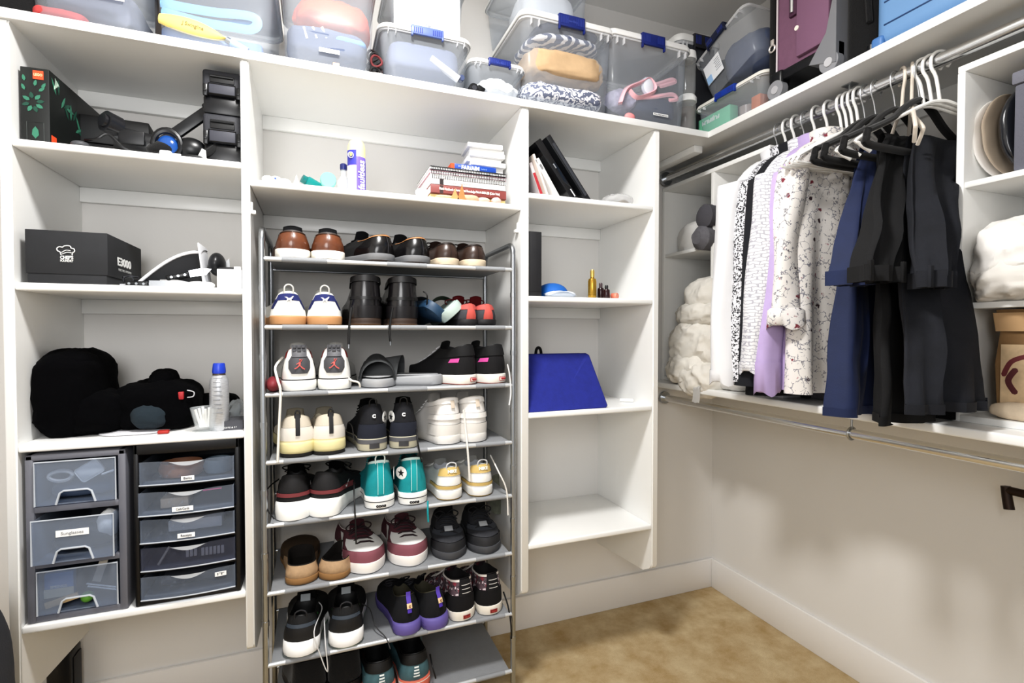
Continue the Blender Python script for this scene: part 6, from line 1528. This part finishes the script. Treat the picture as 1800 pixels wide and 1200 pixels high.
FLORAL = spotted('#dfdbd7', ((70, .15, '#77767c', (1, 1, .4)), (85, .13, '#8f8c93', (.5, 1, 1)), (40, .09, '#b58d92', (1, .8, .8)), (17, .12, '#7d2f3d', (1, 1, 1)), (19, .10, '#3d2a30', (1, 1, 1))), seams=(42, .035, '#86858d'))
SPECK = spotted('#d5d5da', ((160, .42, '#17181c', (1, 1, 1)), (90, .3, '#222329', (1, 1, 1))))
CHECK = gridcloth('#dcdcde', '#aeadb6', 30); LAV = M('#b7a4ce', .85, var=.06, vscale=20); LINEN = M('#dcdcde', .85, bump=.15)
INKY = M('#17181e', .9)
# six shirts, from the far end of the row to the near one; each has its hanger
def row(y, kind, xo): return y
def zat(px, py, Y): return at_y(px, py, Y).z
specs = [   # y, cloth, label, left edge column, body hem row, sleeve end row
 (1.326, LINEN, 'plain white long-sleeved shirt, farthest in the row of hanging shirts', 1247, 640, 655, dict(cuff=.03, seed=1, out=.05, amp=.006, slw=.056)),
 (1.292, SPECK, 'black and white speckled shirt behind the checked one', 1280, 640, 668, dict(seed=2, out=.035, amp=.008, slw=.042)),
 (1.258, INKY, 'black shirt hanging behind the white checked shirt', 1296, 690, 676, dict(seed=3, out=.036, amp=.008, slw=.036)),
 (1.222, CHECK, 'white seersucker checked shirt between the black and lavender shirts', 1306, 650, 642, dict(cuff=.02, seed=4, out=.036, slw=.050)),
 (1.184, LAV, 'lavender button-cuff shirt behind the floral blouse', 1333, 682, 642, dict(cuff=.085, seed=5, out=.045, slw=.050)),
 (1.142, FLORAL, 'white floral blouse with a rolled sleeve, nearest in the row of shirts', 1342, 690, 548, dict(cuff=.045, seed=6, out=.010, amp=.014, kf=30, th=.045, rolled=True, slw=.050)),
]
for k, (y, m, lab, pl_, ph_, ps_, kw) in enumerate(specs):
    xl = at_y(pl_, 500, y).x; kw['out'] += .022; w = 1.5-xl-kw['out']-kw['slw']*.9+.022
    if k == 5: w = .165
    dr = .10
    sl = (RZ-dr-.045)-zat(pl_+30, ps_, y)
    shirt(lab, y, m, w=w, L=RZ-max(zat(1400, ph_, y), 1.035), sleeve=(sl, sl), **kw)
    word = ['plain white', 'speckled', 'black', 'checked', 'lavender', 'floral'][k]
    tube_hanger(f'white plastic hanger that carries the {word} shirt', y, WH, x=1.5, w=w-.02, hookm=HSTEEL if k in (0, 3) else None)
# bunch of empty white hangers next to the blouse
for k in range(4):
    tube_hanger(['first', 'second', 'third', 'fourth'][k]+' empty white hanger after the floral blouse, counted from the blouse', 1.098-.017*k, WH, w=.215, rz=-6, drop=.10)
# black velvet hangers and trousers
def trousers(label, y, m, top, front, back, yf, yb, seed=0, name='trousers', belt_loops=True, m2=None, bar_row=248, th=.018):
    """folded over the hanger bar: the waist end hangs in front, the legs behind; columns and rows are turned into lengths"""
    bz = at_y((top[0]+top[1])/2, bar_row, y).z-RZ
    t = thing(name, label, 'trousers', (1.5, y, RZ), (0, 0, 0), 'clothes on the upper rod')
    rnd = random.Random(seed); ph = [rnd.random()*6 for _ in range(6)]
    N = 56
    def span(c, Y): a, b = at_y(c[0], 500, Y).x-1.5, at_y(c[1], 500, Y).x-1.5; return (a+b)/2, (b-a)/2
    c0, h0 = span(top, y)
    def ring(z, hw, tt, yc, fold, xs, f):
        lp = []
        for i in range(N):
            a = 2*PI*i/N; u = math.copysign(abs(math.cos(a))**.8, math.cos(a)); X = hw*u; Y = tt*math.sin(a)
            g = fold*(math.sin(u*6.5+ph[0]+f*1.3)+.6*math.sin(u*12+ph[1]-f*2)+.25*math.sin(u*23+ph[2]+f*4))
            g += fold*.8*noise.noise(Vector((X*16+seed, z*9, seed*2.3)))
            q = Vector((X+xs+.004*noise.noise(Vector((z*20, seed, u))), yc+Y+g, z))
            dx, dy = q.x+1.5-1.489, .811-(q.y+y)      # stay clear of the right cubby unit
            if dx > 0 and dy > 0:
                if dx < dy: q.x -= dx
                else: q.y += dy
            lp.append(q)
        return lp
    def half(tgt, yo, sg):
        Y = y+yo; c1, h1 = span(tgt, Y); zb = max(at_y((tgt[0]+tgt[1])/2, tgt[2], Y).z, 1.0275)-RZ
        out = []
        for j in range(21):
            f = 1-j/20; k = f**.85
            out.append(ring(lerp(bz, zb, f), lerp(h0, h1, k), lerp(.009, th, k), sg*.010+(yo-sg*.010)*f, lerp(.004, .017, min(1, f*1.5)), lerp(c0, c1, k), f))
        return out
    fl = half(front, yf, -1); bl = half(back, yb, 1)
    def cap(sg): return [ring(bz+.009, h0, .008, sg*.006, .003, c0, 0), ring(bz+.0125, h0*.98, .006, -sg*.001, .003, c0, 0)]
    obj('waist_half', B().loft(fl+cap(-1), False, True), m, t, smooth=75)
    obj('leg_half', B().loft(bl+cap(1), False, True), m2 or m, t, smooth=75)
    def band(lp, h, up):
        ctr = sum(lp, Vector())/N; k = [ctr+(p-ctr)*1.015 for p in lp]
        return B().loft([[p+Vector((0, 0, up+h)) for p in k], [p+Vector((0, 0, up)) for p in k], [ctr+(p-ctr)*.9+Vector((0, 0, up)) for p in lp]], False, False)
    obj('waistband', band(fl[0], .036, 0), m, t, smooth=40); obj('hem', band(bl[0], .022, 0), m2 or m, t, smooth=40)
    if belt_loops:
        for q in (int(N*.60), int(N*.88)):
            p = fl[0][q]
            obj('belt_loop', B().box(p.x-.006, p.x+.006, p.y-.004, p.y+.004, p.z-.002, p.z+.046, .002), m, t)
    return t
NAVY = M('#122147', .75, bump=.15, var=.15, vscale=14, sheen=.1); BLK = M('#0d0d0f', .9, bump=.2, bscale=400, var=.25, vscale=20); CHAR = M('#191b22', .9, bump=.25, bscale=400, var=.3, vscale=16)
velvet_hanger('black velvet hanger with a steel hook behind the navy trousers', 1.028)
velvet_hanger('black velvet hanger that carries the navy trousers', .998)
trousers('navy blue trousers folded over a black velvet hanger, beside the floral blouse', .998, NAVY, (1512, 1575), (1470, 1524, 502), (1466, 1590, 738), -.11, -.07, seed=3, belt_loops=False, bar_row=268)
velvet_hanger('black velvet hanger that carries the black trousers', .945)
trousers('black trousers folded over a velvet hanger, between the navy and charcoal pairs', .942, BLK, (1545, 1612), (1504, 1572, 496), (1538, 1692, 756), -.15, -.13, seed=5)
velvet_hanger('black velvet hanger that carries the charcoal trousers', .885)
trousers('charcoal trousers folded over a velvet hanger, nearest the right cubby unit', .880, CHAR, (1600, 1688), (1616, 1671, 506), (1600, 1744, 722), -.16, -.165, seed=8, bar_row=252)
# cream hangers whose arms point out over the trousers, and white ones beyond
def arm_hanger(label, y, m, rz, w=.2, drop=.10):
    t = thing('hanger', label, 'hanger', (RX_, y, RZ), (0, 0, R(rz)), HG)
    obj('hook', B().tube(spline(hook_pts(drop), 3), .0042, 8), m, t)
    z0 = -drop
    obj('frame', B().tube(spline([(-w+.03, 0, z0-.125), (-w+.002, 0, z0-.105), (-w+.004, 0, z0-.088), (-.05, 0, z0-.014), (0, 0, z0), (.05, 0, z0-.014), (w-.004, 0, z0-.088), (w-.002, 0, z0-.105), (w-.03, 0, z0-.125)], 5), .0048, 8), m, t)
    return t
arm_hanger('cream hanger with curled arm ends above the black trousers', .93, CREAM, 48, .15)
arm_hanger('second cream hanger with a curled arm end above the charcoal trousers', .905, CREAM, 34, .16)
for k in range(3):
    arm_hanger(['nearest', 'middle', 'farthest'][k]+' of the three empty white hangers beside the right cubby unit', .838+.018*k, WH, -24-5*k, .2, .105)

# ------------------------------------------------------------------ bedding, towels and bags in the cubbies
QUILT = quilted('#dedad2'); SHEETW = quilted('#e2e1df', 14, .006); GREYT = M('#6c6b70', 1, bump=1, bscale=260, var=.15, vscale=60)
LSZ = 1.0416
def cub(name, px0, py0, px1, py1, X, rx, m, label, cat, amp=.012, fr=16, sd=1, sq=.6, fl=None, group=None, n=(72, 44)):
    a, c = at_x(px0, py0, X), at_x(px1, py1, X)
    ctr = (X+rx*.9, (a.y+c.y)/2, (a.z+c.z)/2)
    fz = fl if fl is not None else -9
    return solo(name, crumple(ctr, (rx, abs(a.y-c.y)/2, (a.z-c.z)/2), amp, fr, sd, sq, n[0], n[1], fz), m, label, cat, group, loc=(ctr[0], ctr[1], c.z))
zsh = at_x(1172, 446, CXF).z
cub('folded_sheet', 1184, 396, 1262, 440, 1.52, .12, SHEETW, 'loosely folded white sheet on the far cubby shelf', 'sheet', .008, 20, 3, .6, zsh+.0005)
for k, (py0, py1, dx, lab) in enumerate(((362, 398, 6, 'dark grey rolled towel, upper of the two beside the white shirt'), (398, 437, 0, 'dark grey rolled towel, lower of the two beside the white shirt'))):
    a, c = at_x(1236+dx, py0, 1.50), at_x(1256+dx, py1, 1.50); r_ = (a.z-c.z)/2; zc_ = (a.z+c.z)/2
    b = B().tube([(1.46-.012*k, a.y-.02, zc_), (1.47, a.y-.02, zc_), (1.60, a.y-.02, zc_), (1.74, a.y-.02, zc_)], [r_*.55, r_, r_, r_*.9], 20)
    for v in b.bm.verts: v.co += Vector((0, .004, .004))*noise.noise(v.co*40)
    solo('rolled_towel', b, GREYT if k else M('#55545a', 1, bump=1, bscale=260), lab, 'towel', 'grey rolled towels in the far cubby', loc=(1.6, a.y-.02, zc_-r_))
# crumpled white quilts below
cub('quilt', 1196, 492, 1262, 552, 1.47, .14, QUILT, 'rounded white quilt folded on top of the bedding heap', 'quilt', .014, 14, 3, .7, None, 'white bedding in the far cubby')
cub('pillowcase', 1178, 532, 1262, 575, 1.45, .14, QUILT, 'white ribbed cloth fold under the rounded quilt', 'bedding', .016, 24, 5, .75, None, 'white bedding in the far cubby')
cub('quilt', 1166, 560, 1262, 668, 1.44, .16, QUILT, 'large white crumpled quilt bulging out of the far cubby', 'quilt', .030, 12, 9, .8, LSZ+.001, 'white bedding in the far cubby', (96, 60))
cub('blanket', 1164, 618, 1240, 688, 1.42, .16, QUILT, 'white crumpled blanket at the lower left of the bedding heap', 'blanket', .028, 14, 12, .8, LSZ-.010, 'white bedding in the far cubby', (96, 60))
cub('quilt', 1186, 636, 1250, 700, 1.405, .05, QUILT, 'folded white quilt corner drooping over the lower shelf edge', 'quilt', .018, 18, 15, .85, None, 'white bedding in the far cubby')
p = at_x(1218, 672, XS-.015); q = at_x(1216, 706, XS-.015)
strip = spline([(XS+.09, 0, 1.034), (XS+.03, 0, 1.033), (XS-.008, 0, 1.030), (XS-.014, 0, 1.0), (XS-.016, 0, q.z)], 5)
b = B().grid(lambda a, c: strip[int(round(c*20))]+Vector((0, p.y-.014+.032*(a-.5)*(1+.3*c)+.006*math.sin(c*6), .002*math.sin(a*9))), 10, 20); bmesh.ops.solidify(b.bm, geom=b.bm.faces[:], thickness=.004)
solo('cloth_strip', b, SHEETW, 'narrow white cloth strip hanging down over the lower shelf edge', 'cloth', loc=(XS-.014, p.y, q.z))
cub('white_bag', 1246, 655, 1312, 692, 1.45, .10, M('#d9d6d2', .7, bump=.2), 'white crumpled bag under the shirts on the lower shelf', 'bag', .010, 22, 4, .7, 1.0246)
p = at_x(1345, 690, 1.47)
t = thing('white_tray', 'white tray with papers on the lower shelf under the lavender shirt', 'tray', (1.55, p.y-.02, 1.0243))
obj('tray', B().box(-.10, .08, -.07, .07, .0, .02, .003), M('#d6d5d8', .5), t); obj('papers', B().box(-.085, .07, -.055, .055, .0205, .035, .002), PAPER, t)
p = at_x(1395, 690, 1.52)
solo('dark_box', B().box(1.53, 1.64, p.y-.05, p.y+.05, 1.0245, 1.085, .004), M('#2c2b2e', .6), 'small dark box on the lower shelf behind the floral blouse hem', 'box', loc=(1.58, p.y, 1.0245))
p = at_x(1450, 700, 1.55)
cub('grey_fleece', 1398, 672, 1490, 716, 1.55, .09, M('#77757a', 1, bump=1, bscale=200), 'grey fleece lying on the lower shelf behind the blouse', 'fleece', .008, 25, 4, .6, 1.0246)
# near cubby: top, middle, bottom
def capsule(px, py, rz, ry, X, m, lab, sd, rx=.02, name='rolled_garment'):
    p = at_x(px, py, X)
    return solo(name, crumple((X+.11, p.y, p.z), (.11, ry, rz), .004, 22, sd, .8, 40, 36, zc1+.0006), m, lab, 'garment', 'things stacked in the top of the right cubby', loc=(X+.11, p.y, zc1+.0006))
def disc(name, lab, ya, z0, z1, thk, m, tilt, xs=1.53):
    h = (z1-z0)/2; c = Vector((xs+.11, ya, (z0+z1)/2+.002))
    b = B().ball((0, 0, 0), 1, lambda d: Vector((.11*math.copysign(abs(d.x)**.7, d.x), thk*d.y+.022*(1-(d.z)**2)*1.0, h*math.copysign(abs(d.z)**.8, d.z))), 30, 24)
    for v in b.bm.verts: v.co += Vector((0, .5, .3))*.004*noise.noise(v.co*28)
    b.xf(Matrix.Translation(c) @ Matrix.Rotation(R(tilt), 4, 'X'))
    return solo(name, b, m, lab, 'bag', 'things stacked in the top of the right cubby', loc=(c.x, c.y, z0))
zt_ = at_x(1745, 150, 1.53).z
y1_ = at_x(1716, 230, 1.53).y
disc('folded_garment', 'white folded garment, leftmost in the top of the right cubby', y1_-.015, zc1+.002, zt_-.012, .010, M('#e9e6e2', .8), -4)
disc('folded_garment', 'beige folded garment, second from the left in the top of the right cubby', y1_-.035, zc1+.002, zt_-.006, .009, M('#b9aa98', .8), -4)
disc('garment_bag', 'glossy black plastic garment bag in the top of the right cubby', y1_-.075, zc1+.002, zt_-.004, .026, M('#1d1f25', .22, bump=.6, bscale=30, coat=.4), -3)
disc('garment_bag', 'dark charcoal garment bag beside the grey fabric box in the right cubby', y1_-.125, zc1+.002, zt_, .024, M('#26272d', .3, bump=.6, bscale=30), -2)
p = at_x(1783, 128, 1.512)
t = thing('fabric_box', 'grey fabric storage box at the picture edge in the top of the right cubby', 'box', (1.512, p.y-.10, zc1+.001))
obj('body', B().box(0, .25, -.10, .10, 0, p.z-zc1-.03, .006), M('#6d6e78', .9, bump=.4, bscale=300), t); obj('lid', B().box(-.004, .255, -.104, .104, p.z-zc1-.03, p.z-zc1, .005), M('#7b7c86', .9, bump=.4, bscale=300), t)
COMF = quilted('#e6e3df', 9, .008)
cub('comforter', 1708, 398, 1830, 505, 1.50, .13, COMF, 'white comforter bulging out of the middle of the right cubby', 'comforter', .034, 10, 4, .75, zc2+.0006, None, (96, 60))
cub('comforter', 1700, 458, 1840, 526, 1.485, .13, quilted('#dcd8d2', 9, .008), 'lower fold of white bedding under the big comforter in the right cubby', 'bedding', .024, 13, 7, .7, zc2+.0006, None, (96, 60))
# paper gift bags
PBAG = M('#94744f', .75, var=.25, vscale=10)
pA = at_x(1744, 650, 1.53)
t = thing('paper_bag', 'brown paper gift bag printed with dark floral shapes in the bottom of the right cubby', 'bag', (1.53, pA.y-.11, LSZ+.0008))
hB_ = at_x(1750, 545, 1.53).z-LSZ
b = B().loft([rrect(.16, .20, .004, 2, .08, 0, 0), rrect(.17, .21, .006, 2, .08, 0, hB_*.5), rrect(.15, .20, .006, 2, .08, 0, hB_*.82), rrect(.16, .21, .006, 2, .075, 0, hB_)], True, False)
obj('bag', b, PBAG, t, smooth=35)
obj('fold_band', B().loft([rrect(.166, .212, .006, 2, .08, 0, hB_*.80), rrect(.172, .218, .006, 2, .077, 0, hB_*.97)], False, False), M('#c2a078', .75), t, smooth=35)
obj('printed_panel', B().box(-.0085, -.0075, -.09, .09, .02, hB_*.68), M('#cdb492', .7, var=.35, vscale=12), t, smooth=0)
strokes = [([(.085, .10), (.07, .135), (.04, .15)], .006, '#6b2f33'), ([(.06, .06), (.075, .09), (.06, .12)], .007, '#59292c'), ([(.02, .16), (.0, .13), (.03, .10), (.01, .06)], .004, '#7a4434'), ([(-.03, .05), (-.01, .09), (-.05, .12), (-.03, .16)], .006, '#39281e'), ([(-.08, .04), (-.06, .08), (-.085, .12)], .008, '#4a3628'), ([(-.05, .17), (-.07, .155), (-.055, .14), (-.04, .155)], .0035, '#7a3a3c'), ([(.085, .03), (.06, .035), (.03, .03)], .008, '#5a4030')]
for pts_, r_, col in strokes:
    obj('printed_stroke', B().tube(spline([(-.0085, u, v) for u, v in pts_], 6), [r_*.4]+[r_]*(6*(len(pts_)-1)-1)+[r_*.3], 6, flat=1).xf(Matrix.Translation((-.0085*.9, 0, 0)) @ Matrix.Scale(.1, 4, (1, 0, 0))), M(col, .7), t)
obj('purple_tissue', crumple((.07, -.02, hB_*.93), (.05, .05, .02), .012, 30, 3, .8, 30, 16), M('#8a3fb0', .7), t)
pB = at_x(1775, 735, 1.50)
solo('paper_packet', crumple((1.525, pB.y-.04, LSZ+.02), (.02, .085, .019), .006, 25, 6, .7, 40, 16, LSZ+.0006), M('#dccab2', .75, var=.15, vscale=30), 'cream paper packet lying in front of the gift bag in the right cubby', 'packet', loc=(1.525, pB.y-.04, LSZ))
